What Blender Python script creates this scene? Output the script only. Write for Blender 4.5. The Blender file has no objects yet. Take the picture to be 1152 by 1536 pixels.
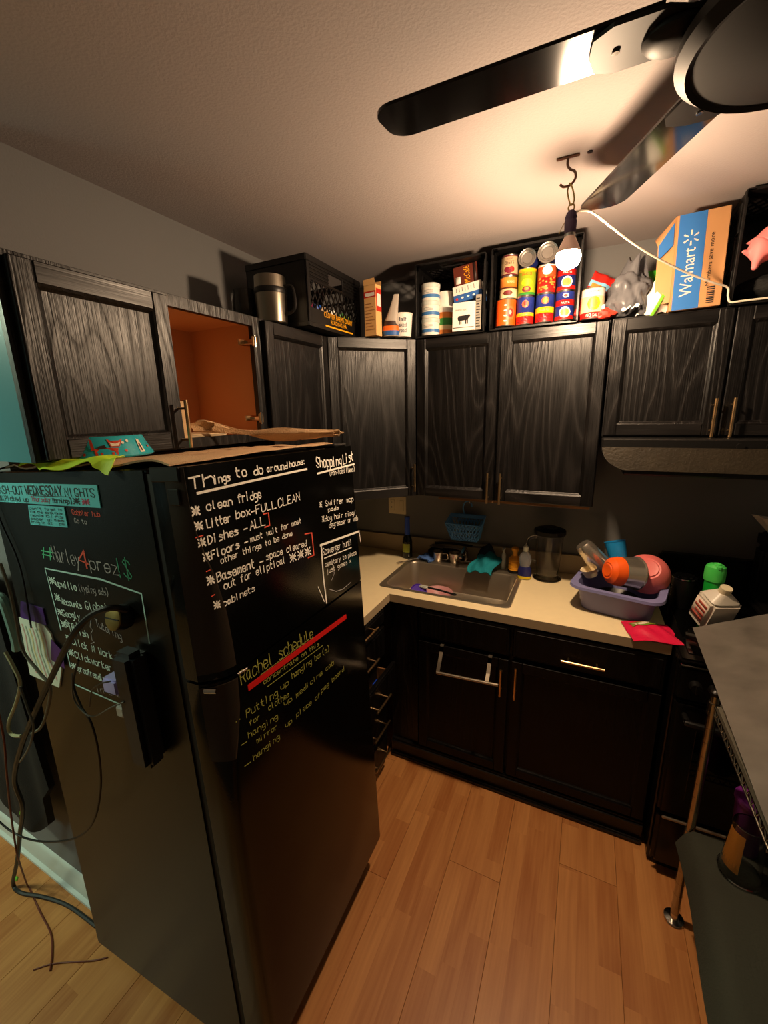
import bpy, bmesh, math, random
from mathutils import Vector, Matrix, noise
random.seed(7)
C = bpy.context.scene.collection
sc = bpy.context.scene
PI = math.pi

def lin(c):
    return tuple((x/12.92 if x <= .04045 else ((x+.055)/1.055)**2.4) for x in (v/255 for v in c)) + (1,)

# ---------------------------------------------------------------- camera
CP = Vector((1.39356, -2.25740, 1.75400)); YAW, PITCH, ROLL, FPX = -.45412, -.23558, -.02263, 620.19
_f = Vector((math.sin(YAW)*math.cos(PITCH), math.cos(YAW)*math.cos(PITCH), math.sin(PITCH)))
_r = Vector((math.cos(YAW), -math.sin(YAW), 0)); _u = _r.cross(_f)
_r, _u = _r*math.cos(ROLL)+_u*math.sin(ROLL), _u*math.cos(ROLL)-_r*math.sin(ROLL)
cam = bpy.data.objects.new('camera', bpy.data.cameras.new('camera')); C.objects.link(cam)
cam.matrix_world = Matrix(((_r.x, _u.x, -_f.x, CP.x), (_r.y, _u.y, -_f.y, CP.y), (_r.z, _u.z, -_f.z, CP.z), (0, 0, 0, 1)))
cam.data.sensor_fit = 'VERTICAL'; cam.data.sensor_height = 36; cam.data.lens = FPX/1536*36
cam.data.clip_start = .02
sc.camera = cam
def at(px, py, ax, v):
    """world point on the plane axis=v seen at a photo pixel"""
    d = _f+_r*((px-576)/FPX)-_u*((py-768)/FPX)
    return CP+d*((v-CP[ax])/d[ax])

# ---------------------------------------------------------------- light and exposure
sc.view_settings.view_transform = 'Standard'; sc.view_settings.look = 'None'
sc.view_settings.gamma = 1; sc.view_settings.exposure = .15; sc.view_settings.use_curve_mapping = False
w = bpy.data.worlds.new('world'); sc.world = w; w.use_nodes = True
w.node_tree.nodes['Background'].inputs[0].default_value = (.5, .8, 1, 1)
w.node_tree.nodes['Background'].inputs[1].default_value = .006
BULB = (1.302, -.807, 2.190)
BULB_POWER = 1180.0           # emission strength of the globe
def area(name, loc, target, sx, sy, energy, col):
    l = bpy.data.lights.new(name, 'AREA'); l.shape = 'RECTANGLE'; l.size = sx; l.size_y = sy; l.energy = energy; l.color = col
    o = bpy.data.objects.new(name, l); C.objects.link(o); o.location = loc
    o.rotation_euler = (Vector(target)-Vector(loc)).to_track_quat('-Z', 'Y').to_euler()
    return o
area('added_window_light', (-1.78, -4.37, 1.5), (-.1, -1.7, 1.9), .85, 1.1, 12, (.60, 1.0, .88))  # unseen source, added for a mint cast from behind left
area('left_room_added_light', (-1.15, -2.75, 2.36), (-.55, -2.1, 0), .32, .32, 34, (.84, 1.0, .68))  # unseen source, added for the cool light on the left side

# ---------------------------------------------------------------- materials
MATS = {}
def mat(name, col, rough=.5, metal=0, spec=.5, bump=0, bscale=60, trans=0, alpha=1, emit=0, ecol=None, var=0, vscale=8, coat=0, stretch=(1, 1, 1), ior=1.45):
    if name in MATS: return MATS[name]
    m = bpy.data.materials.new(name); m.use_nodes = True; n = m.node_tree.nodes; L = m.node_tree.links
    b = n['Principled BSDF']; c = lin(col)
    b.inputs['Base Color'].default_value = c; b.inputs['Roughness'].default_value = rough
    b.inputs['Metallic'].default_value = metal; b.inputs['Specular IOR Level'].default_value = spec
    b.inputs['Transmission Weight'].default_value = trans; b.inputs['Alpha'].default_value = alpha
    b.inputs['Coat Weight'].default_value = coat; b.inputs['IOR'].default_value = ior
    if emit:
        b.inputs['Emission Color'].default_value = ecol or c; b.inputs['Emission Strength'].default_value = emit
    if bump or var:
        tc = n.new('ShaderNodeTexCoord'); mp = n.new('ShaderNodeMapping'); mp.inputs['Scale'].default_value = stretch
        L.new(tc.outputs['Object'], mp.inputs[0])
        if bump:
            t = n.new('ShaderNodeTexNoise'); t.inputs['Scale'].default_value = bscale; t.inputs['Detail'].default_value = 4
            L.new(mp.outputs[0], t.inputs['Vector'])
            bp = n.new('ShaderNodeBump'); bp.inputs['Strength'].default_value = bump; bp.inputs['Distance'].default_value = .004
            L.new(t.outputs['Fac'], bp.inputs['Height']); L.new(bp.outputs[0], b.inputs['Normal'])
        if var:
            t = n.new('ShaderNodeTexNoise'); t.inputs['Scale'].default_value = vscale; t.inputs['Detail'].default_value = 5
            L.new(mp.outputs[0], t.inputs['Vector'])
            mx = n.new('ShaderNodeMix'); mx.data_type = 'RGBA'
            mx.inputs[6].default_value = tuple(x*(1-var) for x in c[:3])+(1,); mx.inputs[7].default_value = tuple(min(1, x*(1+var)) for x in c[:3])+(1,)
            L.new(t.outputs['Fac'], mx.inputs[0]); L.new(mx.outputs[2], b.inputs['Base Color'])
    MATS[name] = m
    return m

def wood(name, dark, light, axis='z', freq=14, rough=(.3, .55), bump=.5, pores=.5, obj_rand=0, spec=.5, ringdist=3.0, sharp=1.0):
    """painted or bare grained wood; the grain runs along `axis` of the object's own space"""
    m = bpy.data.materials.new(name); m.use_nodes = True; n = m.node_tree.nodes; L = m.node_tree.links
    b = n['Principled BSDF']; b.inputs['Specular IOR Level'].default_value = spec
    tc = n.new('ShaderNodeTexCoord'); oi = n.new('ShaderNodeObjectInfo')
    sh = n.new('ShaderNodeVectorMath'); sh.operation = 'MULTIPLY_ADD'
    sep = n.new('ShaderNodeCombineXYZ')
    for k in range(3): L.new(oi.outputs['Random'], sep.inputs[k])
    L.new(sep.outputs[0], sh.inputs[0]); sh.inputs[1].default_value = (7.3, 3.1, 5.7); L.new(tc.outputs['Object'], sh.inputs[2])
    k = {'x': 0, 'y': 1, 'z': 2}[axis]
    s1 = [1, 1, 1]; s1[k] = .16
    s2 = [1, 1, 1]; s2[k] = .03
    def mapped(s):
        mp = n.new('ShaderNodeMapping'); mp.inputs['Scale'].default_value = s; L.new(sh.outputs[0], mp.inputs[0]); return mp.outputs[0]
    nz = n.new('ShaderNodeTexNoise'); nz.inputs['Scale'].default_value = 3.2; nz.inputs['Detail'].default_value = 2; L.new(mapped(s1), nz.inputs['Vector'])
    mul = n.new('ShaderNodeMath'); mul.operation = 'MULTIPLY'; mul.inputs[1].default_value = freq*ringdist; L.new(nz.outputs['Fac'], mul.inputs[0])
    pp = n.new('ShaderNodeMath'); pp.operation = 'PINGPONG'; pp.inputs[1].default_value = 1; L.new(mul.outputs[0], pp.inputs[0])
    fr = n.new('ShaderNodeMath'); fr.operation = 'POWER'; fr.inputs[1].default_value = sharp; L.new(pp.outputs[0], fr.inputs[0])
    po = n.new('ShaderNodeTexNoise'); po.inputs['Scale'].default_value = 260; po.inputs['Detail'].default_value = 3; L.new(mapped(s2), po.inputs['Vector'])
    mixv = n.new('ShaderNodeMath'); mixv.operation = 'MULTIPLY_ADD'; L.new(po.outputs['Fac'], mixv.inputs[0]); mixv.inputs[1].default_value = pores
    sc2 = n.new('ShaderNodeMath'); sc2.operation = 'MULTIPLY'; sc2.inputs[1].default_value = 1-pores; L.new(fr.outputs[0], sc2.inputs[0]); L.new(sc2.outputs[0], mixv.inputs[2])
    ramp = n.new('ShaderNodeValToRGB'); L.new(mixv.outputs[0], ramp.inputs[0])
    ramp.color_ramp.elements[0].position = .25; ramp.color_ramp.elements[0].color = lin(dark)
    ramp.color_ramp.elements[1].position = .8; ramp.color_ramp.elements[1].color = lin(light)
    col = ramp.outputs[0]
    if obj_rand:
        hs = n.new('ShaderNodeHueSaturation'); mr = n.new('ShaderNodeMapRange')
        mr.inputs['To Min'].default_value = 1-obj_rand; mr.inputs['To Max'].default_value = 1+obj_rand
        L.new(oi.outputs['Random'], mr.inputs[0]); L.new(mr.outputs[0], hs.inputs['Value']); L.new(col, hs.inputs['Color']); col = hs.outputs[0]
    L.new(col, b.inputs['Base Color'])
    rr = n.new('ShaderNodeMapRange'); rr.inputs['To Min'].default_value = rough[0]; rr.inputs['To Max'].default_value = rough[1]
    L.new(mixv.outputs[0], rr.inputs[0]); L.new(rr.outputs[0], b.inputs['Roughness'])
    if bump:
        bp = n.new('ShaderNodeBump'); bp.inputs['Strength'].default_value = bump; bp.inputs['Distance'].default_value = .002
        L.new(mixv.outputs[0], bp.inputs['Height']); L.new(bp.outputs[0], b.inputs['Normal'])
    MATS[name] = m
    return m

M_oak = wood('black_oak', (7, 6, 6), (24, 21, 20), 'z', 17, (.28, .54), .9, .62, spec=.42, sharp=3.0)
M_oakh = wood('black_oak_rail', (7, 6, 6), (22, 19, 18), 'x', 9, (.26, .5), .5, .5, spec=.5)
M_oakb = wood('shaded_black_oak', (6, 5, 5), (16, 14, 13), 'z', 15, (.34, .6), .6, .6, spec=.2, sharp=3.0)  # base cabinets: same oak, duller, with shade put into the colour
M_blk = mat('black_paint', (12, 11, 10), .42, bump=.15, bscale=120)
M_oakw = wood('raw_edge_wood', (120, 84, 50), (168, 124, 80), 'x', 9, (.5, .7), .2)
M_sidep = mat('side_panel_paint', (86, 160, 172), .3)
M_orange = mat('orange_laminate', (222, 164, 112), .55, var=.06)
M_wall = mat('grey_wall_paint', (120, 120, 120), .75, bump=.12, bscale=180, var=.03, vscale=3)
M_walld = mat('dark_wall_paint', (60, 57, 53), .7, bump=.12, bscale=180)
M_ceil = mat('ceiling_paint', (178, 168, 166), .85, bump=.25, bscale=150, var=.03, vscale=2.5)
M_white = mat('white_trim_paint', (214, 222, 216), .4)
M_brass = mat('satin_brass', (226, 190, 140), .28, metal=1)
M_chrome = mat('chrome', (215, 212, 205), .14, metal=1)
M_steel = mat('brushed_steel', (196, 184, 164), .34, metal=.88, bump=.08, bscale=300, stretch=(1, 12, 1))
M_fridge = mat('gloss_black_enamel', (5, 5, 4), .15, spec=.34, bump=.04, bscale=220)
M_fridges = mat('black_textured_side', (10, 9, 6), .32, spec=.36, bump=.12, bscale=420)
M_gasket = mat('rubber_black', (8, 8, 8), .7)
M_plast = mat('black_plastic', (14, 13, 12), .38, spec=.5)
M_stove = mat('stove_black', (12, 10, 9), .22)
M_glassb = mat('black_glass', (4, 4, 4), .06)
M_lam = mat('cream_laminate', (238, 220, 176), .5, var=.05, vscale=30)
M_lamedge = mat('beige_laminate_edge', (176, 158, 128), .5)
M_glass = mat('clear_plastic', (235, 235, 235), .06, trans=1, ior=1.35)
M_ink = mat('black_ink', (22, 20, 22), .6)

# ---------------------------------------------------------------- mesh builder
class MB:
    def __init__(s, M=None): s.bm = bmesh.new(); s.mats = []; s.M = M
    def mi(s, m):
        if m not in s.mats: s.mats.append(m)
        return s.mats.index(m)
    def add(s, vs, fs, m, M=None, smooth=True):
        i = s.mi(m); M = M or Matrix()
        if s.M: M = s.M @ M
        bv = [s.bm.verts.new(M @ Vector(v)) for v in vs]
        for f in fs:
            if len(set(f)) < 3: continue
            try:
                fc = s.bm.faces.new([bv[k] for k in f]); fc.material_index = i; fc.smooth = smooth
            except ValueError: pass
        return s
    def box(s, a, b, m, bev=0, M=None, seg=1):
        x0, y0, z0 = (min(a[k], b[k]) for k in range(3)); x1, y1, z1 = (max(a[k], b[k]) for k in range(3))
        vs = [(x0, y0, z0), (x1, y0, z0), (x1, y1, z0), (x0, y1, z0), (x0, y0, z1), (x1, y0, z1), (x1, y1, z1), (x0, y1, z1)]
        fs = [(0, 3, 2, 1), (4, 5, 6, 7), (0, 1, 5, 4), (1, 2, 6, 5), (2, 3, 7, 6), (3, 0, 4, 7)]
        if bev:
            t = bmesh.new(); tv = [t.verts.new(v) for v in vs]
            for f in fs: t.faces.new([tv[k] for k in f])
            bmesh.ops.bevel(t, geom=list(t.edges), offset=min(bev, .49*min(x1-x0, y1-y0, z1-z0)), segments=seg, affect='EDGES')
            t.verts.index_update()
            vs = [tuple(v.co) for v in t.verts]; fs = [[v.index for v in f.verts] for f in t.faces]; t.free()
        return s.add(vs, fs, m, M)
    def loft(s, rings, m, cap0=True, cap1=True, M=None, closed=True, ms=None):
        n = len(rings[0]); vs = [v for r in rings for v in r]
        for k in range(len(rings)-1):
            fs = [(k*n+j, k*n+(j+1) % n, (k+1)*n+(j+1) % n, (k+1)*n+j) for j in range(n if closed else n-1)]
            if k == 0:
                base = fs; allf = [(fs, ms[k] if ms else m)]
            else: allf.append((fs, ms[k] if ms else m))
        Mx = M or Matrix()
        if s.M: Mx = s.M @ Mx
        bv = [s.bm.verts.new(Mx @ Vector(v)) for v in vs]
        def mk(f, mm):
            try:
                fc = s.bm.faces.new([bv[k] for k in f]); fc.material_index = s.mi(mm); fc.smooth = True
            except ValueError: pass
        for fs, mm in allf:
            for f in fs: mk(f, mm)
        if cap0: mk(list(range(n))[::-1], allf[0][1])
        if cap1: mk([(len(rings)-1)*n+j for j in range(n)], allf[-1][1])
        return s
    def lathe(s, prof, c, m, seg=24, M=None, ms=None, cap0=True, cap1=True):
        """prof: (radius, z) list around the z axis through c"""
        rings = [[(c[0]+r*math.cos(2*PI*j/seg), c[1]+r*math.sin(2*PI*j/seg), c[2]+z) for j in range(seg)] for r, z in prof]
        return s.loft(rings, m, cap0, cap1, M, ms=ms)
    def cyl(s, a, b, r, m, r2=None, seg=12, cap=True):
        a = Vector(a); b = Vector(b); d = b-a; q = d.to_track_quat('Z', 'Y').to_matrix().to_4x4(); q.translation = a
        r2 = r if r2 is None else r2
        rings = [[(rr*math.cos(2*PI*j/seg), rr*math.sin(2*PI*j/seg), z) for j in range(seg)] for rr, z in ((r, 0), (r2, d.length))]
        return s.loft(rings, m, cap, cap, q)
    def tube(s, pts, r, m, seg=6, sub=5, rfn=None, closed=False):
        P = [Vector(p) for p in pts]
        if sub > 1 and len(P) > 2:
            Q = []
            for i in range(len(P)-1):
                p0 = P[max(i-1, 0)]; p1 = P[i]; p2 = P[i+1]; p3 = P[min(i+2, len(P)-1)]
                for k in range(sub):
                    t = k/sub
                    Q.append(.5*((2*p1)+(p2-p0)*t+(2*p0-5*p1+4*p2-p3)*t*t+(3*p1-p0-3*p2+p3)*t**3))
            Q.append(P[-1]); P = Q
        rings = []; up = Vector((0, 0, 1)); prev = None
        for i, p in enumerate(P):
            d = (P[min(i+1, len(P)-1)]-P[max(i-1, 0)])
            if d.length < 1e-9: d = Vector((0, 0, 1))
            d.normalize()
            if prev is None:
                a = d.cross(up)
                if a.length < 1e-3: a = d.cross(Vector((1, 0, 0)))
            else: a = prev-d*prev.dot(d)
            if a.length < 1e-6: a = d.orthogonal()
            a.normalize(); b = d.cross(a); prev = a
            rr = rfn(i/(len(P)-1)) if rfn else r
            rings.append([tuple(p+(a*math.cos(2*PI*j/seg)+b*math.sin(2*PI*j/seg))*rr) for j in range(seg)])
        return s.loft(rings, m)
    def ball(s, c, r, m, seg=16, M=None, sc_=(1, 1, 1)):
        n = seg//2; prof = []
        for k in range(n+1):
            a = -PI/2+PI*k/n; prof.append((max(1e-4, math.cos(a)), math.sin(a)))
        if isinstance(r, (int, float)): r = (r, r, r)
        rings = [[(c[0]+r[0]*q*math.cos(2*PI*j/seg), c[1]+r[1]*q*math.sin(2*PI*j/seg), c[2]+r[2]*z) for j in range(seg)] for q, z in prof]
        return s.loft(rings, m, True, True, M)
    def prism(s, poly, z0, z1, m, M=None):
        """poly in xy, extruded along z"""
        n = len(poly); vs = [(x, y, z0) for x, y in poly]+[(x, y, z1) for x, y in poly]
        fs = [tuple(range(n))[::-1], tuple(range(n, 2*n))]+[(j, (j+1) % n, n+(j+1) % n, n+j) for j in range(n)]
        return s.add(vs, fs, m, M)
    def grid(s, fn, nu, nv, m, thick=0, M=None):
        vs = []; N = (nu+1)*(nv+1)
        P = [[Vector(fn(i/nu, j/nv)) for j in range(nv+1)] for i in range(nu+1)]
        for i in range(nu+1):
            for j in range(nv+1): vs.append(P[i][j])
        fs = [(i*(nv+1)+j, (i+1)*(nv+1)+j, (i+1)*(nv+1)+j+1, i*(nv+1)+j+1) for i in range(nu) for j in range(nv)]
        if thick:
            for i in range(nu+1):
                for j in range(nv+1):
                    a = P[min(i+1, nu)][j]-P[max(i-1, 0)][j]; b = P[i][min(j+1, nv)]-P[i][max(j-1, 0)]
                    nn = a.cross(b)
                    if nn.length > 1e-12: nn.normalize()
                    vs.append(P[i][j]-nn*thick)
            fs += [tuple(N+k for k in f[::-1]) for f in fs]
            W = nv+1
            for j in range(nv): fs.append((j+1, j, N+j, N+j+1)); fs.append((nu*W+j, nu*W+j+1, N+nu*W+j+1, N+nu*W+j))
            for i in range(nu): fs.append((i*W, (i+1)*W, N+(i+1)*W, N+i*W)); fs.append(((i+1)*W+nv, i*W+nv, N+i*W+nv, N+(i+1)*W+nv))
        return s.add(vs, fs, m, M)
    def text(s, st, m, fn, w=None, h=None, ax='C'):
        """printed lettering; fn maps flat (x, y, depth) to space; depth 0 is the surface"""
        cu = bpy.data.curves.new('t', 'FONT'); cu.body = st; cu.size = 1; cu.resolution_u = 2
        ob = bpy.data.objects.new('t', cu); C.objects.link(ob)
        dg = bpy.context.evaluated_depsgraph_get(); dg.update(); me = bpy.data.meshes.new_from_object(ob.evaluated_get(dg))
        xs = [v.co.x for v in me.vertices]; ys = [v.co.y for v in me.vertices]
        if xs:
            x0, x1, y0, y1 = min(xs), max(xs), min(ys), max(ys)
            kx = w/(x1-x0) if w else None; ky = h/(y1-y0) if h else None
            kx = kx or ky; ky = ky or kx
            ox = {'C': (x0+x1)/2, 'L': x0}[ax]
            vs = [fn((v.co.x-ox)*kx, (v.co.y-y0)*ky) for v in me.vertices]
            s.add(vs, [tuple(p.vertices) for p in me.polygons], m, smooth=False)
        bpy.data.objects.remove(ob); bpy.data.curves.remove(cu); bpy.data.meshes.remove(me)
        return s
    def build(s, name, parent=None, sharp=.6, mods=None):
        bmesh.ops.recalc_face_normals(s.bm, faces=[f for f in s.bm.faces]) if not getattr(s, 'keep', 0) else None
        for e in s.bm.edges:
            if len(e.link_faces) == 2 and e.calc_face_angle(0) > sharp: e.smooth = False
        me = bpy.data.meshes.new(name); s.bm.to_mesh(me); s.bm.free()
        for m in s.mats: me.materials.append(m)
        o = bpy.data.objects.new(name, me); C.objects.link(o)
        if parent: o.parent = parent
        return o

def thing(name, label, cat, loc=(0, 0, 0), rz=0, group=None, M=None):
    o = bpy.data.objects.new(name, None); C.objects.link(o); o.empty_display_size = .05
    if M: o.matrix_world = M
    else: o.location = loc; o.rotation_euler = (0, 0, rz)
    return tag(o, label, cat, group)
def tag(o, label, cat, group=None):
    o['label'] = label; o['category'] = cat
    if group: o['group'] = group
    return o
def struct(o): o['kind'] = 'structure'; return o
def stuff(o): o['kind'] = 'stuff'; return o

# single-stroke handwriting: digits are x (0-4) and y (0-6), a/b are y -1/-2
GL = {
'a': ['33 24 14 03 01 10 20 32', '34 31 40'], 'b': ['06 00', '03 14 34 43 41 30 10 01'], 'c': ['43 34 14 03 01 10 30 41'], 'd': ['46 40', '42 33 13 02 01 10 30 41'],
'e': ['02 42 43 34 14 03 01 10 30 41'], 'f': ['35 26 15 10', '04 34'], 'g': ['43 34 14 03 02 11 31 42', '44 4a 3b 1b'], 'h': ['06 00', '03 14 34 43 40'],
'i': ['14 10', '15 16'], 'j': ['24 2a 1b', '25 26'], 'k': ['06 00', '34 02 30'], 'l': ['16 11 20'], 'm': ['04 00', '03 14 23 20', '23 34 43 40'], 'n': ['04 00', '03 14 34 43 40'],
'o': ['14 03 01 10 30 41 43 34 14'], 'p': ['04 0b', '03 14 34 43 41 30 10 01'], 'q': ['43 34 14 03 01 10 30 41', '44 4b'], 'r': ['04 00', '02 14 34'], 's': ['43 14 03 32 41 30 00'],
't': ['16 11 20 30', '04 34'], 'u': ['04 01 10 30 41', '44 40'], 'v': ['04 20 44'], 'w': ['04 10 23 30 44'], 'x': ['04 40', '44 00'], 'y': ['04 21', '44 0b'], 'z': ['04 44 00 40'],
'A': ['00 26 40', '12 32'], 'B': ['00 06 36 45 34 03', '34 42 30 00'], 'C': ['45 36 16 05 01 10 30 41'], 'D': ['00 06 26 44 42 20 00'], 'E': ['46 06 00 40', '03 33'], 'F': ['46 06 00', '03 33'],
'G': ['45 36 16 05 01 10 30 42 22'], 'H': ['06 00', '46 40', '03 43'], 'I': ['16 10'], 'K': ['06 00', '46 03 40'], 'L': ['06 00 40'], 'M': ['00 06 23 46 40'], 'N': ['00 06 40 46'],
'O': ['16 05 01 10 30 41 45 36 16'], 'P': ['00 06 36 45 44 33 03'], 'R': ['00 06 36 45 44 33 03', '23 40'], 'S': ['45 36 16 05 04 32 41 30 10 01'], 'T': ['06 46', '26 20'], 'U': ['06 01 10 30 41 46'],
'W': ['06 10 24 30 46'], 'Y': ['06 23 46', '23 20'], '4': ['36 02 42', '36 30'], '$': ['45 36 16 05 14 32 41 30 10 01', '27 2a'], '!': ['16 12', '10 11'], '#': ['16 00', '46 30', '04 54', '02 42'],
'*': ['06 40', '46 00', '26 20', '03 43'], '-': ['02 42'], '/': ['00 46'], '(': ['37 15 11 3a'], ')': ['17 35 31 1a'], ':': ['13 14', '10 11'], "'": ['26 24'], '@': ['34 14 13 33 35 15 03 01 10 40'], '.': ['10 11'],
}
def strokes(mb, s, x0, y0, x1, y1, h, wd, m, fn, rnd=.25):
    """handwriting along a baseline on a flat face: fn(u, v) -> point just proud of the face"""
    n = len(s); L_ = math.hypot(x1-x0, y1-y0); adv = L_/max(n-.25, .75); ux, uy = (x1-x0)/L_, (y1-y0)/L_
    for k, ch in enumerate(s):
        for st in GL.get(ch, []):
            P = []
            for tk in st.split():
                gx = int(tk[0])/4*.74; gy = (-1 if tk[1] == 'a' else -2 if tk[1] == 'b' else int(tk[1]))/6
                gx += random.uniform(-.04, .04)*rnd*2; gy += random.uniform(-.05, .05)*rnd*2
                a = (k+gx)*adv; b = gy*h
                P.append((x0+ux*a-uy*b*.0, y0+uy*a+b))
            ribbon(mb, P, wd, m, fn)
def ribbon(mb, P, wd, m, fn):
    n = len(P); vs = []
    if n == 2: P = [P[0], ((P[0][0]+P[1][0])/2, (P[0][1]+P[1][1])/2), P[1]]; n = 3
    for i, q in enumerate(P):
        a = P[max(i-1, 0)]; b = P[min(i+1, n-1)]; dx, dy = b[0]-a[0], b[1]-a[1]; l = math.hypot(dx, dy) or 1
        nx, ny = -dy/l*wd/2, dx/l*wd/2
        if i == 0: q = (q[0]-dx/l*wd*.35, q[1]-dy/l*wd*.35)
        if i == n-1: q = (q[0]+dx/l*wd*.35, q[1]+dy/l*wd*.35)
        vs += [fn(q[0]+nx, q[1]+ny), fn(q[0]-nx, q[1]-ny)]
    mb.add(vs, [(2*i, 2*i+1, 2*i+3, 2*i+2) for i in range(n-1)], m, smooth=False)
# ---------------------------------------------------------------- handwriting tables (u, v on the door and side faces)
FRONT_TEXT=[('Th', 'w', 2.2, 0.0132, 1.5858, 0.0706, 1.5895, 0.0236), ('ings', 'w', 2.0, 0.0717, 1.5893, 0.1139, 1.5898, 0.0163), ('to', 'w', 2.2, 0.1312, 1.5937, 0.1627, 1.593, 0.0201), ('do', 'w', 2.2, 0.1859, 1.5921, 0.2142, 1.5922, 0.0202), ('around', 'w', 1.8, 0.229, 1.593, 0.3045, 1.5929, 0.0161), ('house:', 'w', 1.8, 0.3139, 1.5953, 0.3817, 1.5974, 0.015), ('Shopping', 'w', 2.2, 0.4321, 1.5811, 0.5653, 1.5732, 0.0298), ('List', 'w', 2.2, 0.575, 1.575, 0.6405, 1.5827, 0.0321), ('(non-food items)', 'w', 1.2, 0.4935, 1.5505, 0.644, 1.5473, 0.0151), ('*', 'w', 2.4, 0.0093, 1.5368, 0.0264, 1.5353, 0.017), ('clean', 'w', 1.8, 0.0435, 1.5397, 0.1109, 1.5375, 0.0181), ('fridge', 'w', 1.8, 0.1281, 1.5391, 0.1986, 1.5379, 0.0198), ('*', 'w', 2.2, 0.0108, 1.5078, 0.0275, 1.5062, 0.0154), ('Litter', 'w', 1.8, 0.0384, 1.5054, 0.1006, 1.5047, 0.0181), ('box-', 'w', 1.8, 0.1158, 1.5071, 0.1737, 1.5061, 0.0176), ('FULL', 'w', 1.8, 0.1765, 1.5055, 0.2461, 1.5046, 0.0187), ('CLEAN', 'w', 1.8, 0.2553, 1.5039, 0.3415, 1.506, 0.0213), ('*', 'w', 2.2, 0.0122, 1.4751, 0.0281, 1.4732, 0.0155), ('Dishes -', 'w', 1.8, 0.0353, 1.473, 0.1436, 1.4732, 0.0177), ('ALL', 'w', 1.8, 0.1521, 1.4731, 0.2012, 1.4733, 0.0213), ('*', 'w', 2.2, 0.0184, 1.4439, 0.0336, 1.4417, 0.0159), ('Floors -', 'w', 1.9, 0.038, 1.4413, 0.1399, 1.4442, 0.0179), ('must wait for most', 'w', 1.3, 0.1487, 1.4459, 0.3374, 1.4462, 0.0141), ('other things to be done', 'w', 1.3, 0.0586, 1.4254, 0.2949, 1.4229, 0.0134), ('*', 'w', 2.2, 0.0194, 1.3948, 0.0361, 1.3923, 0.0169), ('Basement -', 'w', 1.8, 0.0435, 1.3914, 0.1796, 1.3848, 0.0205), ('space cleared', 'w', 1.5, 0.1916, 1.3909, 0.3506, 1.3793, 0.017), ('out for eliptical', 'w', 1.5, 0.0576, 1.3692, 0.2573, 1.3627, 0.0174), ('***', 'w', 2.2, 0.2764, 1.3576, 0.3649, 1.3513, 0.0213), ('*', 'w', 2.0, 0.0266, 1.3397, 0.0415, 1.3371, 0.0156), ('cabinets', 'w', 1.5, 0.0496, 1.3346, 0.142, 1.3338, 0.0146), ('* Swiffer mop', 'w', 1.2, 0.4284, 1.4693, 0.6189, 1.4522, 0.0162), ('pads', 'w', 1.2, 0.4699, 1.449, 0.5275, 1.444, 0.012), ('*dog hair ring/', 'w', 1.2, 0.4352, 1.4259, 0.6269, 1.4057, 0.0164), ('degreaser or web', 'w', 1.2, 0.467, 1.4008, 0.639, 1.3839, 0.0168), ('Scavenger hunt!', 'w', 1.3, 0.422, 1.3304, 0.5888, 1.3151, 0.0205), ('cemetary to place', 'w', 1.1, 0.4278, 1.293, 0.6129, 1.2741, 0.0153), ('just games x', 'w', 1.1, 0.4338, 1.2701, 0.5741, 1.2587, 0.0152), ('Rachel schedule', 'o', 1.6, 0.066, 1.144, 0.337, 1.1162, 0.0339), ('concentrate on this', 'o', 1.0, 0.1319, 1.1018, 0.3615, 1.0803, 0.013), ('- Putting', 'o', 1.4, 0.0371, 1.0647, 0.1732, 1.0453, 0.0191), ('up', 'o', 1.2, 0.1866, 1.0522, 0.2165, 1.0476, 0.0139), ('hanging bar(s)', 'o', 1.2, 0.2316, 1.0536, 0.4088, 1.0388, 0.0178), ('for', 'o', 1.0, 0.0733, 1.0339, 0.1068, 1.0291, 0.0137), ('clothes', 'o', 1.2, 0.1368, 1.0282, 0.2129, 1.0154, 0.0159), ('-', 'o', 1.4, 0.0415, 1.0054, 0.059, 1.0017, 0.0122), ('hanging', 'o', 1.2, 0.0646, 1.009, 0.1633, 0.9876, 0.0152), ('up', 'o', 1.1, 0.1909, 1.0045, 0.222, 0.9967, 0.0141), ('medicine cab', 'o', 1.1, 0.2407, 0.9933, 0.4254, 0.9829, 0.0156), ('mirror', 'o', 1.1, 0.0872, 0.9778, 0.1575, 0.9638, 0.0143), ('-', 'o', 1.4, 0.0421, 0.9499, 0.0607, 0.9456, 0.0124), ('hanging', 'o', 1.2, 0.0701, 0.9447, 0.1609, 0.9328, 0.0154), ('up', 'o', 1.1, 0.187, 0.944, 0.2123, 0.9396, 0.013), ('piece of', 'o', 1.1, 0.2318, 0.9401, 0.3425, 0.9281, 0.0152), ('peg board', 'o', 1.1, 0.3495, 0.9346, 0.478, 0.9299, 0.0153)]
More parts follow.
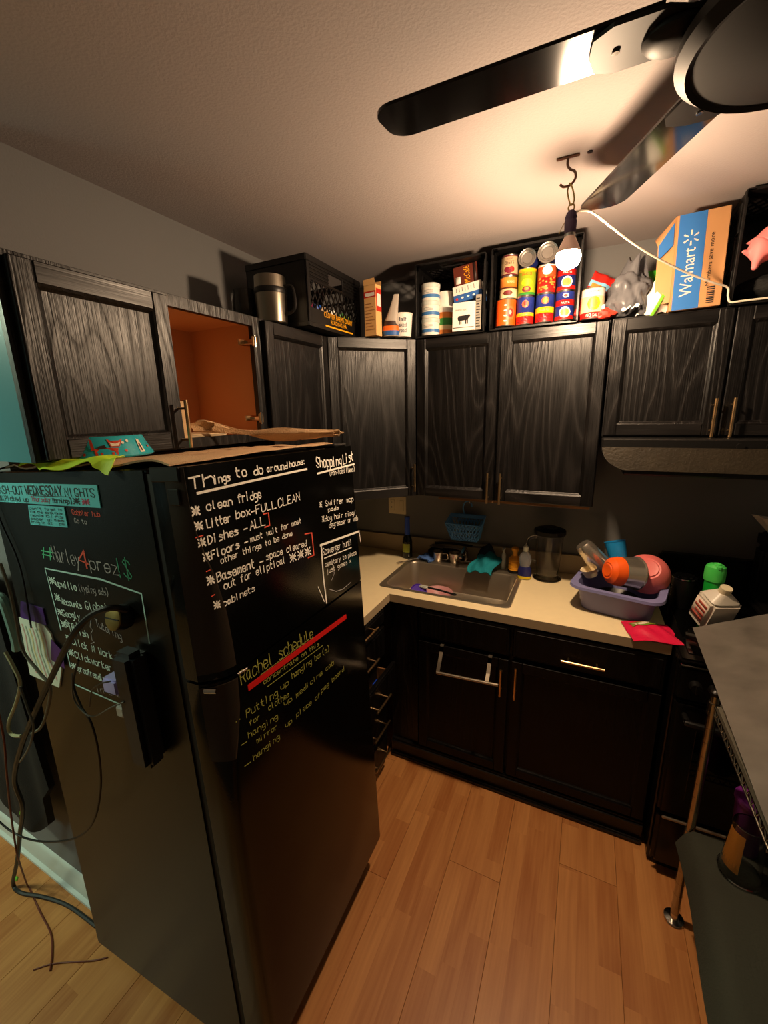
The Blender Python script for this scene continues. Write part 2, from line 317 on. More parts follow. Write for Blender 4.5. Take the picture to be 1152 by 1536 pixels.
FRONT_LINES=[('w', 3.6, [(0.027, 1.5767), (0.1709, 1.5799), (0.3844, 1.5827)]), ('w', 3.6, [(0.4327, 1.5646), (0.6429, 1.5694)]), ('w', 4.5, [(0.4133, 1.3625), (0.6425, 1.3452)]), ('w', 4, [(0.4175, 1.36), (0.4137, 1.2649), (0.4178, 1.1864)]), ('w', 2, [(0.6423, 1.3437), (0.648, 1.3077)]), ('w', 2.2, [(0.4274, 1.3198), (0.5844, 1.3058)]), ('w', 2, [(0.3834, 1.249), (0.4071, 1.1945)]), ('r', 2.5, [(0.1995, 1.499), (0.2166, 1.4986), (0.2161, 1.4681), (0.1987, 1.4679)]), ('r', 2.8, [(0.3479, 1.4127), (0.3787, 1.4085), (0.3788, 1.3438), (0.3513, 1.3459)]), ('o', 1.4, [(0.1417, 1.0895), (0.3774, 1.0704)]), ('o', 1.2, [(0.1253, 1.1307), (0.3183, 1.1212)]), ('r', 1.6, [(0.0083, 1.4941), (0.0253, 1.4941)]), ('r', 1.4, [(0.0204, 1.4217), (0.0322, 1.4219)]), ('r', 1.4, [(0.0236, 1.3682), (0.0318, 1.3687)]), ('s', 1.2, [(0.4381, 1.2207), (0.4729, 1.1996), (0.5121, 1.1916), (0.5628, 1.1949)]), ('s', 1.2, [(0.4638, 1.3033), (0.4718, 1.258), (0.4541, 1.243)])]
SIDE_TEXT=[('#', 'g', 1.8, -0.5427, 1.4106, -0.5015, 1.4099, 0.0316), ('Harley', 's', 1.5, -0.4961, 1.4103, -0.39, 1.4026, 0.0383), ('4', 'r', 3.4, -0.3897, 1.4036, -0.3561, 1.3994, 0.0446), ('prez', 's', 1.7, -0.3501, 1.4014, -0.25, 1.396, 0.0319), ('!', 'd', 2.4, -0.2497, 1.3924, -0.2356, 1.391, 0.0423), ('$', 'd', 2.2, -0.2298, 1.3944, -0.2041, 1.3898, 0.0426), ('*', 'm', 2, -0.5393, 1.3451, -0.5153, 1.3451, 0.0176), ('upwillo', 'm', 1.8, -0.5128, 1.3401, -0.4269, 1.3386, 0.0183), ('(typing ads)', 's', 1.1, -0.4163, 1.3389, -0.3024, 1.3408, 0.0175), ('*', 'm', 2, -0.5312, 1.3015, -0.5101, 1.301, 0.018), ('Accounts', 'm', 1.6, -0.5057, 1.2941, -0.4221, 1.2918, 0.0177), ('Global', 'm', 1.6, -0.4051, 1.2942, -0.3155, 1.2988, 0.0211), ('*', 'm', 2, -0.5338, 1.2619, -0.5144, 1.2615, 0.0161), ('Googly', 'm', 1.6, -0.5116, 1.2597, -0.4394, 1.2609, 0.0181), ('*', 'm', 2, -0.53, 1.2294, -0.5124, 1.2289, 0.0163), ('Brad', 'm', 1.6, -0.5093, 1.2327, -0.4618, 1.2328, 0.0184), ('Usfish', 'm', 1.6, -0.4952, 1.2185, -0.4219, 1.2159, 0.0184), ('Tutoring', 's', 1.2, -0.3772, 1.2539, -0.287, 1.2324, 0.0193), ('*', 'm', 2, -0.5231, 1.1904, -0.5041, 1.1893, 0.0167), ('Click N Work', 'm', 1.6, -0.5006, 1.1843, -0.3375, 1.1733, 0.0195), ('*', 'm', 2, -0.5263, 1.1501, -0.5061, 1.1495, 0.0171), ('Clickworker', 'm', 1.6, -0.5003, 1.1462, -0.3512, 1.1385, 0.0199), ('*', 'm', 2, -0.5275, 1.1096, -0.5062, 1.1095, 0.0175), ('proofreading', 'm', 1.6, -0.4999, 1.1075, -0.3789, 1.0996, 0.0193), ('services', 'm', 1.4, -0.373, 1.0877, -0.2853, 1.0926, 0.0151), ('in @ en', 's', 1.1, -0.4354, 1.0627, -0.3249, 1.072, 0.0192), ('Gobbler hub', 'r', 1.0, -0.3768, 1.5283, -0.2754, 1.5264, 0.0119), ('Go to', 's', 1.0, -0.3744, 1.5089, -0.3292, 1.5081, 0.0112)]
SIDE_LINES=[('M', 3.2, [(-0.5398, 1.2178), (-0.5471, 1.384), (-0.3214, 1.3787), (-0.1839, 1.3602), (-0.1884, 1.2441)]), ('M', 2.6, [(-0.5351, 1.1553), (-0.5357, 1.112)]), ('M', 3, [(-0.534, 1.0613), (-0.442, 1.0553), (-0.3468, 1.0499)]), ('s', 1.2, [(-0.3999, 1.2763), (-0.3951, 1.2667), (-0.405, 1.2468), (-0.3959, 1.2404), (-0.4072, 1.2306), (-0.4086, 1.2118), (-0.4002, 1.208), (-0.4172, 1.2006)])]
# ================================================================ SETTING
CH = 2.44
def planks():
    base = MB().box((-2.75, -4.45, -.06), (2.75, 0, -.012), M_blk).build('floor'); struct(base)
    W = .2; L = 1.22
    pm = MB().box((0, 0, -.012), (W-.0009, L-.0009, 0), M_floor, .0006)
    me = pm.build('plank'); first = True
    x = -2.765; i = 0
    while x < 2.75:
        y = -4.45-((i*.43) % 1.0)*L
        while y < 0:
            ya, yb = max(y, -4.45), min(y+L, 0); xa, xb = max(x, -2.75), min(x+W, 2.75)
            if yb-ya > .03 and not (xb < 0 and ya > -1.7):
                full = (yb-ya) > L-.002 and (xb-xa) > W-.002
                if full:
                    if first: o = me; first = False
                    else: o = me.copy(); C.objects.link(o)
                    o.location = (x, y, 0)
                else:
                    o = MB().box((0, 0, -.012), (xb-xa-.0009, yb-ya-.0009, 0), M_floor, .0006).build('plank'); o.location = (xa, ya, 0)
                o.parent = base
            y += L
        x += W; i += 1
def floor_mat():
    """light laminate: every plank printed with three narrow strips"""
    m = bpy.data.materials.new('laminate_floor'); m.use_nodes = True; n = m.node_tree.nodes; L = m.node_tree.links; b = n['Principled BSDF']
    def N(t, **k):
        q = n.new(t)
        for a, v in k.items(): setattr(q, a, v)
        return q
    def mth(op, a, b_=None, c=None):
        q = N('ShaderNodeMath', operation=op)
        for i, v in enumerate((a, b_, c)):
            if v is None: continue
            if isinstance(v, (int, float)): q.inputs[i].default_value = v
            else: L.new(v, q.inputs[i])
        return q.outputs[0]
    tc = N('ShaderNodeTexCoord'); oi = N('ShaderNodeObjectInfo'); sp = N('ShaderNodeSeparateXYZ'); L.new(tc.outputs['Object'], sp.inputs[0])
    ix = mth('FLOOR', mth('DIVIDE', sp.outputs[0], .0667))
    off = mth('MULTIPLY', mth('FRACT', mth('MULTIPLY', mth('ADD', ix, oi.outputs['Random']), 3.77)), .5)
    iy = mth('FLOOR', mth('DIVIDE', mth('ADD', sp.outputs[1], off), .43))
    cv = N('ShaderNodeCombineXYZ'); L.new(ix, cv.inputs[0]); L.new(iy, cv.inputs[1]); L.new(mth('MULTIPLY', oi.outputs['Random'], 40), cv.inputs[2])
    wn = N('ShaderNodeTexWhiteNoise'); L.new(cv.outputs[0], wn.inputs[0])
    # grain coordinates, shifted per strip
    sh = N('ShaderNodeVectorMath', operation='MULTIPLY_ADD'); L.new(wn.outputs['Color'], sh.inputs[0]); sh.inputs[1].default_value = (9, 9, 9); L.new(tc.outputs['Object'], sh.inputs[2])
    mp = N('ShaderNodeMapping'); mp.inputs['Scale'].default_value = (1, .13, 1); L.new(sh.outputs[0], mp.inputs[0])
    a = N('ShaderNodeTexNoise'); a.inputs['Scale'].default_value = 9; a.inputs['Detail'].default_value = 2; L.new(mp.outputs[0], a.inputs['Vector'])
    rings = mth('PINGPONG', mth('MULTIPLY', a.outputs['Fac'], 9), 1)
    mp2 = N('ShaderNodeMapping'); mp2.inputs['Scale'].default_value = (1, .04, 1); L.new(sh.outputs[0], mp2.inputs[0])
    f = N('ShaderNodeTexNoise'); f.inputs['Scale'].default_value = 110; f.inputs['Detail'].default_value = 4; L.new(mp2.outputs[0], f.inputs['Vector'])
    g = mth('ADD', mth('MULTIPLY', rings, .22), mth('MULTIPLY', f.outputs['Fac'], .55))
    g = mth('ADD', g, mth('MULTIPLY', wn.outputs['Value'], .34))
    r = N('ShaderNodeValToRGB'); L.new(g, r.inputs[0]); e = r.color_ramp.elements
    e[0].position = .22; e[0].color = lin((172, 104, 50)); e[1].position = .92; e[1].color = lin((216, 152, 88))
    L.new(r.outputs[0], b.inputs['Base Color']); b.inputs['Roughness'].default_value = .42
    bp = N('ShaderNodeBump'); bp.inputs['Strength'].default_value = .15; bp.inputs['Distance'].default_value = .001; L.new(f.outputs['Fac'], bp.inputs['Height']); L.new(bp.outputs[0], b.inputs['Normal'])
    return m
M_floor = floor_mat()
planks()
struct(MB().box((-2.75, -4.45, CH), (2.75, 0, CH+.05), M_ceil).build('ceiling'))
struct(MB().box((-.001, 0, 0), (2.75, .1, CH), M_wall).build('wall_back'))
struct(MB().box((-.12, -1.695, 0), (0, .1, CH), M_wall).build('wall_left'))
struct(MB().box((-2.75, -1.695, 0), (-.1205, -1.575, CH), M_wall).build('wall_left_return'))
struct(MB().box((2.75, -4.45, 0), (2.85, .1, CH), M_wall).build('wall_right'))
wr_ = MB(); wr_.box((-2.85, -4.55, 0), (-2.35, -4.45, CH), M_wall).box((-1.20, -4.55, 0), (2.85, -4.45, CH), M_wall).box((-2.35, -4.55, 0), (-1.20, -4.45, .88), M_wall).box((-2.35, -4.55, 2.12), (-1.20, -4.45, CH), M_wall); struct(wr_.build('wall_rear'))
# far left wall, plus a partition and window added to shape the light
wl = MB()
wl.box((-2.85, -4.45, 0), (-2.75, -1.695, CH), M_wall)
struct(wl.build('wall_far_left'))
struct(MB().box((-.78, -3.08, 0), (2.75, -2.98, CH), M_wall).build('light_blocking_wall'))  # unseen partition, added to keep the window light off the kitchen
wf = MB()
for a, b in (((-2.35, -4.50, .88), (-2.30, -4.43, 2.12)), ((-1.25, -4.50, .88), (-1.20, -4.43, 2.12)), ((-2.30, -4.50, .88), (-1.25, -4.43, .93)), ((-2.30, -4.50, 2.07), (-1.25, -4.43, 2.12)), ((-2.30, -4.49, 1.48), (-1.25, -4.44, 1.52))):
    wf.box(a, b, M_white, .004)
window = struct(wf.build('added_window_1'))  # unseen frame, added to give the mint light a source
M_pane_glow = mat('added_glow_pane', (200, 240, 235), .3, emit=1.2)  # added glow standing in for daylight
for z0, z1 in ((.93, 1.48), (1.52, 2.07)): MB().box((-2.30, -4.485, z0), (-1.25, -4.475, z1), M_pane_glow).build('pane', window)
def baseboard(name, p0, p1, nrm):
    prof = [(0, 0), (.024, 0), (.024, .012), (.014, .02), (.014, .072), (.010, .082), (.010, .092), (.004, .104), (0, .108)]
    d = Vector(p1)-Vector(p0); rings = [[tuple(Vector(p)+Vector(nrm)*a+Vector((0, 0, b))) for a, b in prof] for p in (p0, p1)]
    return struct(MB().loft(rings, M_white).build(name))
baseboard('baseboard_left', (-2.75, -1.6955, .0005), (-.001, -1.6955, .0005), (0, -1, 0))
baseboard('baseboard_far_left', (-2.7495, -4.44, .0005), (-2.7495, -1.73, .0005), (1, 0, 0))

t = thing('added_ceiling_lamp', 'added square flush ceiling lamp in the unseen next room, left of the camera', 'lamp', (-1.15, -2.75, 0))
MB().box((-.19, -.19, 2.405), (.19, .19, 2.4395), M_white, .006).build('base', t)  # fitting added around the left room light, out of view
MB().box((-.17, -.17, 2.375), (.17, .17, 2.4045), mat('added_lamp_diffuser', (240, 244, 225), .4, emit=2), .01).build('diffuser', t)

# ================================================================ CABINETS
def door_mesh(wd, ht, st=.044, th=.020, M_oak=None, M_oakh=None):
    M_oak = M_oak or globals()['M_oak']; M_oakh = M_oakh or globals()['M_oakh']
    """framed door in x 0..wd, z 0..ht, front face at y=-th; returns frame builder and panel builder"""
    f = MB(); b = .0025
    f.box((0, -th, 0), (st, 0, ht), M_oak, b); f.box((wd-st, -th, 0), (wd, 0, ht), M_oak, b)
    f.box((st, -th, 0), (wd-st, 0, st), M_oakh, b); f.box((st, -th, ht-st), (wd-st, 0, ht), M_oakh, b)
    # sloped sticking around the panel
    def ring(o, y): return [(st-.001+o, y, st-.001+o), (wd-st+.001-o, y, st-.001+o), (wd-st+.001-o, y, ht-st+.001-o), (st-.001+o, y, ht-st+.001-o)]
    R_ = [ring(0, -th+.001), ring(.004, -th+.003), ring(.006, -th+.0065), ring(.011, -th+.010), ring(.0115, -th+.012)]
    f.loft(R_, M_oak, False, False)
    p = MB(); p.box((st-.004, -.0095, st-.004), (wd-st+.004, -.003, ht-st+.004), M_oak)
    return f, p
def pull(parent, x, z, ln, y=-.02, horiz=False, m=None, name='handle', off=.032, r=.0052):
    m = m or M_brass; g = MB(); h = ln/2
    a, b = ((x-h, y-off, z), (x+h, y-off, z)) if horiz else ((x, y-off, z-h), (x, y-off, z+h))
    g.cyl(a, b, r, m, seg=10)
    for s in (-1, 1):
        q = (x+s*h*.66, z) if horiz else (x, z+s*h*.66)
        g.cyl((q[0], y+.0005, q[1]), (q[0], y-off, q[1]), .0035, m, seg=8)
    return g.build(name, parent)
def door(parent, x0, x1, z0, z1, hx=None, hz=None, hl=.135, horiz=False, name='door', st=.044, y=0, base=False):
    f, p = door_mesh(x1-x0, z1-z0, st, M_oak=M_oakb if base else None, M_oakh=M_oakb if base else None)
    o = f.build(name, parent); o.location = (x0, y, z0)
    p.build('panel', o)
    if hx is not None: pull(o, hx-x0, hz-z0, hl, horiz=horiz)
    return o
def slab_drawer(parent, x0, x1, z0, z1, y=0, hl=.14, handle=True, name='drawer', hx=None, hz=None):
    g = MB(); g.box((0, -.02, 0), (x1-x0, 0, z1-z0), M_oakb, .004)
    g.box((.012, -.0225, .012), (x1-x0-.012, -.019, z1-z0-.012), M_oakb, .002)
    o = g.build(name, parent); o.location = (x0, y, z0)
    if handle: pull(o, (hx if hx is not None else (x0+x1)/2)-x0, (hz if hz is not None else (z0+z1)/2)-z0, hl, y=-.0225, horiz=True)
    return o

T, B_, BF = 2.084, 1.343, 1.664
# --- over-fridge cabinet on the left wall: one closed door, one bay without its door
c = thing('wall_cabinet', 'black oak wall cabinet above the refrigerator with an open orange bay', 'cabinet', (.331, -1.79, 0), PI/2)
W = .748; D = .331
g = MB()
g.box((.010, 0, BF), (.026, D, T), M_sidep)
g.build('side_panel', c)
MB().box((W-.018, .019, BF), (W-.0005, D, T), M_orange).build('side_panel', c)
MB().box((.037, 0.002, T-.018), (W-.018, D, T), M_orange).box((.009, 0.0, T-.0175), (W, D-.001, T+.0003), M_blk).build('top_panel', c)
MB().box((.037, 0.002, BF), (W-.018, D, BF+.018), M_orange).build('bottom_panel', c)
MB().box((.037, D-.01, BF+.018), (W-.018, D-.001, T-.018), M_orange).build('back_panel', c)
fr = MB()
for a, b in (((.008, -.001, BF), (.046, .018, T)), ((W-.036, -.001, BF), (W-.0005, .018, T)), ((.046, -.001, T-.032), (W-.036, .018, T)), ((.046, -.001, BF), (W-.036, .018, BF+.03))):
    fr.box(a, b, M_oak, .001)
fr.build('face_frame', c)
door(c, .023, .373, BF+.004, T-.012, .362, 1.735, .13, y=-.0015)
for z in (2.0, 1.745):       # hinges left behind on the stile of the missing door
    h = MB()
    h.box((W-.075, .030, z-.010), (W-.019, .036, z+.010), M_brass, .002).cyl((W-.040, .012, z), (W-.040, .030, z), .008, M_chrome)
    h.box((W-.052, -.014, z-.008), (W-.034, .030, z+.008), M_chrome, .003).box((W-.060, -.020, z-.016), (W-.038, -.012, z+.016), M_brass, .003)
    h.cyl((W-.050, -.020, z-.02), (W-.050, -.020, z+.02), .004, M_chrome)
    h.build('hinge', c)
# --- narrow cabinet on the left wall
c = thing('wall_cabinet', 'narrow black oak wall cabinet right of the open orange bay', 'cabinet', (.331, -1.0395, 0), PI/2)
MB().box((0, 0.0, B_), (.407, D, T), M_blk, .001).build('carcass', c)
door(c, .004, .402, B_+.004, T-.006, y=-.0005)
# --- diagonal corner cabinet
c = thing('corner_cabinet', 'diagonal corner wall cabinet with one black oak door', 'cabinet', (0, 0, 0))
MB().prism([(0.001, -.001), (0.001, -.631), (.331, -.631), (.640, -.334), (.640, -.001)], B_, T, M_blk).build('carcass', c)
P0 = Vector((.3365, -.6325, 0)); P1 = Vector((.6365, -.3415, 0)); an = math.atan2(P1.y-P0.y, P1.x-P0.x); LN = (P1-P0).length
dd = door(c, 0, LN-.006, 0, T-.006-B_-.004, LN-.028, .095, .135)
dd.location = P0+Vector((math.sin(an)*.002+math.cos(an)*.003, -math.cos(an)*.002+math.sin(an)*.003, B_+.004)); dd.rotation_euler = (0, 0, an)
# --- double cabinet over the sink
c = thing('wall_cabinet', 'black oak double-door wall cabinet above the sink', 'cabinet', (.645, -.331, 0))
MB().box((0, 0, B_), (.796, .33, T), M_blk, .001).build('carcass', c)
MB().box((.11, .0015, B_-.012), (.785, .016, B_), M_oakw, .001).build('bottom_edge', c)
door(c, .004, .378, B_+.004, T-.006, .358, 1.408, .14, y=-.0005)
door(c, .388, .792, B_+.004, T-.006, .414, 1.408, .14, y=-.0005)
# --- cabinet above the hood
c = thing('wall_cabinet', 'short black oak double-door cabinet above the range hood', 'cabinet', (1.447, -.331, 0))
MB().box((0, 0, 1.640), (.75, .33, T), M_blk, .001).build('carcass', c)
door(c, .004, .370, 1.646, T-.006, .350, 1.710, .136, y=-.0005)
door(c, .378, .746, 1.646, T-.006, .403, 1.710, .136, y=-.0005)
# --- range hood
c = thing('range_hood', 'dull black under-cabinet range hood over the stove', 'range hood', (1.450, 0, 0))
M_hood = mat('greasy_black_enamel', (42, 36, 26), .42, bump=.4, bscale=90, var=.5, vscale=14)
MB().box((0, -.44, 1.585), (.74, -.002, 1.6385), M_blk, .004).build('housing', c)
v = MB()
poly = [(0, 1.607), (.004, 1.585), (.014, 1.565), (.030, 1.548), (.052, 1.534), (.078, 1.524), (.70, 1.524), (.74, 1.56), (.74, 1.607)]
v.add([(x, -.452-(1.607-z)*.25, z) for x, z in poly]+[(x, -.44-(1.607-z)*.25, z) for x, z in poly],
      [tuple(range(9)), tuple(range(9, 18))[::-1]]+[(k, (k+1) % 9, 9+(k+1) % 9, 9+k) for k in range(9)], M_hood)
v.build('front_visor', c)
MB().box((.08, -.43, 1.50), (.70, -.02, 1.584), M_plast, .006).build('underside', c)
for x in (.42, .50): MB().cyl((x, -.441, 1.615), (x, -.452, 1.615), .012, M_plast, seg=12).build('knob', c)

# ---------------------------------------------------------------- base cabinets
FY = -.585
c = thing('base_cabinet', 'black base cabinet with five drawers beside the refrigerator', 'cabinet', (.585, -1.095, 0), PI/2)
MB().box((0, .02, .02), (.435, .55, .873), M_blk).build('carcass', c)
for z0, z1, y, hl in ((.795, .862, -.0, .14), (.625, .775, 0, .14), (.450, .600, -.055, .14), (.215, .405, 0, .16), (.035, .195, 0, .16)):
    hz = {.795: .838, .625: .685, .450: .520, .215: .288, .035: .125}[z0]
    o = slab_drawer(c, .004, .431, z0, z1, y, hl, hx=(.23 if z0 > .4 else .315), hz=hz)
    if y: MB().box((.01, -.001, .01), (.02, .3, z1-z0-.05), M_oakw).box((.41, -.001, .01), (.42, .3, z1-z0-.05), M_oakw).box((.01, -.001, .005), (.42, .3, .012), M_oakw).build('drawer_box', o)
q = thing('spoon', 'tan wooden spoon handle poking out of the half-open drawer', 'spoon', (.635, -.92, .56))
MB().tube([(0, -.07, -.012), (0, 0, 0), (.005, .06, .012)], .006, M_oakw).build('handle', q)
MB().ball((0.006, .078, .016), (.007, .022, .016), M_oakw, 12).build('bowl', q)
M_bluep = mat('blue_plastic', (30, 74, 200), .4)
tag(MB().box((.618, -.835, .50), (.634, -.785, .575), M_bluep, .005).build('storage_box'), 'small bright blue box standing in the half-open drawer', 'box')

c = thing('base_cabinet', 'black sink base cabinet with an over-door towel bar', 'cabinet', (0, FY, 0))
MB().box((.60, .02, .10), (1.178, .07, .873), M_blk).box((.60, .07, .10), (.62, .56, .70), M_blk).box((1.165, .07, .10), (1.178, .56, .70), M_blk).build('carcass', c)
MB().box((.600, 0, .10), (.742, .0195, .873), M_oak, .001).build('corner_filler', c)
g = slab_drawer(c, .752, 1.170, .722, .862, 0, handle=False, name='false_drawer_front')
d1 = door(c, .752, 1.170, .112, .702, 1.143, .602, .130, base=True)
c2 = thing('towel_bar', 'steel over-door towel bar hooked on the sink cabinet door', 'towel bar', (0, FY, 0))
tb = MB(); tb.cyl((.866, -.085, .600), (1.140, -.085, .615), .0065, M_steel, seg=10); tb.build('bar', c2)
for x, dz in ((.872, 0), (1.092, .013)):
    b = MB(); pts = [(x, .0, .7065), (x, -.026, .7075), (x, -.030, .700), (x-.002, -.030, .672), (x, -.060, .640), (x, -.085, .606+dz)]
    for k in range(len(pts)-1):
        a_, b2 = Vector(pts[k]), Vector(pts[k+1]); b.loft([[tuple(q_+Vector((sx*.008, 0, sz*.0012))) for sx, sz in ((-1, -1), (1, -1), (1, 1), (-1, 1))] for q_ in (a_, b2)], M_steel)
    b.build('bracket', c2)
c = thing('base_cabinet', 'black base cabinet with one drawer and one door beside the stove', 'cabinet', (0, FY, 0))
MB().box((1.1785, .0195, .10), (1.732, .56, .873), M_blk).build('carcass', c)
slab_drawer(c, 1.182, 1.728, .722, .862, 0, .155, hx=1.452, hz=.775)
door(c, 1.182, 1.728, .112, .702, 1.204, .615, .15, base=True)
# plinth with shoe moulding
pl = MB(); pl.box((.60, -.600, .0005), (1.733, -.57, .098), M_oakh, .002); pl.box((.60, -.618, .0005), (1.733, -.6005, .022), M_oakh, .006, seg=2); pl.box((.60, -.608, .076), (1.733, -.6005, .090), M_oakh, .003)
tag(pl.build('kick_board'), 'black ledged kick board along the floor under the sink cabinets', 'kick board')

# ---------------------------------------------------------------- worktop, backsplash, sink
def slab(cells, z0, z1, m, me):
    mb = MB(); xs = sorted({v for a in cells for v in (a[0], a[2])}); ys = sorted({v for a in cells for v in (a[1], a[3])})
    ins = lambda i, j: 0 <= i < len(xs)-1 and 0 <= j < len(ys)-1 and any(a[0] <= (xs[i]+xs[i+1])/2 <= a[2] and a[1] <= (ys[j]+ys[j+1])/2 <= a[3] for a in cells)
    for i in range(len(xs)-1):
        for j in range(len(ys)-1):
            if not ins(i, j): continue
            x0, x1, y0, y1 = xs[i], xs[i+1], ys[j], ys[j+1]
            mb.add([(x0, y0, z1), (x1, y0, z1), (x1, y1, z1), (x0, y1, z1)], [(0, 1, 2, 3)], m)
            mb.add([(x0, y0, z0), (x1, y0, z0), (x1, y1, z0), (x0, y1, z0)], [(3, 2, 1, 0)], me)
            for di, dj, e in ((-1, 0, ((x0, y1), (x0, y0))), (1, 0, ((x1, y0), (x1, y1))), (0, -1, ((x0, y0), (x1, y0))), (0, 1, ((x1, y1), (x0, y1)))):
                if not ins(i+di, j+dj):
                    a, b = e; mb.add([(*a, z0), (*b, z0), (*b, z1), (*a, z1)], [(0, 1, 2, 3)], me)
    bmesh.ops.remove_doubles(mb.bm, verts=mb.bm.verts, dist=1e-5)
    return mb
HX0, HX1, HY0, HY1 = .535, 1.130, -.525, -.115
cells = [(.001, -1.10, .608, -.608), (.001, -.608, HX0, -.002), (HX0, -.608, .608, HY0), (.608, -.608, 1.734, HY0), (HX0, HY1, .608, -.002), (.608, HY1, 1.734, -.002), (HX1, HY0, 1.734, HY1)]
wt = slab(cells, .875, .914, M_lam, M_lamedge).build('worktop')
tag(wt, 'cream laminate L-shaped worktop around the sink', 'worktop')
bs = MB(); bs.box((.021, -.021, .9145), (1.734, -.001, 1.018), M_lamedge, .002); bs.box((.001, -1.10, .9145), (.0205, -.001, 1.018), M_lamedge, .002)
bs.build('backsplash', wt)

def rrect(x0, y0, x1, y1, r, z, k=5):
    P = []
    for cx, cy, a0 in ((x1-r, y1-r, 0), (x0+r, y1-r, PI/2), (x0+r, y0+r, PI), (x1-r, y0+r, 1.5*PI)):
        for i in range(k+1):
            a = a0+PI/2*i/k; P.append((cx+r*math.cos(a), cy+r*math.sin(a), z))
    return P
sk = thing('sink', 'stainless steel drop-in single basin sink in the cream worktop', 'sink', (0, 0, 0))
X0, Y0, X1, Y1 = .512, -.548, 1.156, -.098
MB().loft([rrect(X0, Y0, X1, Y1, .03, .9142), rrect(X0+.002, Y0+.002, X1-.002, Y1-.002, .03, .9185), rrect(X0+.008, Y0+.008, X1-.008, Y1-.008, .03, .9195), rrect(X0+.024, Y0+.022, X1-.024, Y1-.055, .05, .9155)], M_steel, False, False).build('rim', sk)
bsn = MB(); a = (X0+.024, Y0+.022, X1-.024, Y1-.055)
def ins_(d, r, z): return rrect(a[0]+d, a[1]+d, a[2]-d, a[3]-d, r, z)
bsn.loft([ins_(0, .05, .9155), ins_(.004, .05, .908), ins_(.008, .055, .80), ins_(.014, .06, .772), ins_(.030, .06, .758), ins_(.055, .05, .754), [(.83+.045*math.cos(2*PI*i/24), -.31+.045*math.sin(2*PI*i/24), .750) for i in range(24)]], M_steel, False, True)
bsn.build('basin', sk)
MB().lathe([(.042, .002), (.040, .004), (.030, .001), (.012, .003), (.001, .005)], (.83, -.31, .7505), M_chrome, 20).build('drain', sk)
fa = thing('faucet', 'low chrome faucet half hidden by the dishes behind the sink', 'faucet', (.835, -.075, .914))
MB().box((-.10, -.022, .006), (.10, .022, .020), M_chrome, .008, seg=2).build('base_plate', fa)
MB().tube([(0, 0, .02), (0, -.002, .075), (0, -.03, .098), (0, -.09, .088), (0, -.115, .070)], .010, M_chrome, 10, rfn=lambda t: .013-.004*t).build('spout', fa)
for s in (-1, 1):
    MB().cyl((s*.075, 0, .02), (s*.075, 0, .045), .014, M_chrome).cyl((s*.075, 0, .045), (s*.095, -.02, .055), .006, M_chrome).build('lever', fa)
# switch plate
c = thing('switch_plate', 'beige double wall plate with outlet and rocker under the corner cabinet', 'switch plate', (.385, -.0005, 1.203))
M_alm = mat('almond_plastic', (232, 216, 180), .4)
MB().box((-.058, -.006, -.055), (.058, 0, .055), M_alm, .004, seg=2).build('plate', c)
MB().box((.018, -.010, -.032), (.046, -.0055, .032), M_alm, .003).build('rocker', c)
o = MB().box((-.046, -.009, -.034), (-.016, -.0055, .034), M_alm, .004).build('outlet', c)
for z in (-.018, .012):
    for x in (-.037, -.027): MB().box((x-.0015, -.0096, z), (x+.0015, -.0085, z+.010), M_ink).build('slot', o)
# ================================================================ REFRIGERATOR (leans back a little)
FM = Matrix(((.99867, -.01353, -.04979, .8105), (.01429, .99978, .01511, -1.7649), (.04957, -.0158, .99865, .0379), (0, 0, 0, 1)))
FW, FD, FH, FS = .6421, .7644, 1.629, 1.176
fz = thing('refrigerator', 'black top-freezer refrigerator covered in white marker lists', 'refrigerator', M=FM)
b = MB(); b.loft([[(xb, .002, z), (-.112, .002, z), (-.112, FW-.002, z), (xb, FW-.002, z)] for xb, z in ((-FD+.004, .034), (-FD, .040), (-.722, FH-.010), (-.718, FH-.004))], M_fridges); b.box((-.718, .004, FH-.012), (-.10, FW-.004, FH-.001), M_fridge, .003)
b.build('body', fz)
MB().box((-.1125, .006, .112), (-.084, FW-.006, FH-.012), M_gasket).build('gasket', fz)
MB().box((-.11, .02, .012), (-.055, FW-.01, .106), M_plast, .006).build('kick_grille', fz)
for x in (-FD+.05, -.1):
    for y in (.05, FW-.05): MB().cyl((x, y, -.0378-.0496*x+.0158*y if x < -.5 else -.032), (x, y, .031), .016, M_plast).build('foot', fz)
def fdoor(name, zs, M_):
    """zs: (z, inset) rows; the hinge-free edge is scooped for the grip"""
    rings = []
    for z, o in zs:
        r = .045; P = [(-.086, .0), (-.05, 0)]
        for k in range(1, 6):
            a = PI/2*k/5; P.append((-.05+.048*math.sin(a), o*(k/5)+.012*(1-math.cos(a))))
        P += [(0, o+.02), (0, FW-.014), (-.004, FW-.004), (-.012, FW), (-.086, FW)]
        rings.append([(x, y, z) for x, y in P])
    m = MB(); ms = None
    m.loft(rings, M_)
    # side strip keeps the textured finish
    s = m.mi(M_fridges)
    return m.build(name, fz, sharp=.5)
M_strip = mat('door_edge_strip', (46, 38, 30), .28, bump=.1, bscale=200)
fd = fdoor('freezer_door', [(FS+.003, .045), (1.25, .047), (1.32, .045), (1.40, .032), (1.45, .018), (1.50, .006), (1.55, 0), (FH, 0)], M_fridge)
ld = fdoor('fridge_door', [(.1188, 0), (.85, 0), (.95, .01), (1.04, .030), (1.10, .042), (FS-.004, .045)], M_fridge)
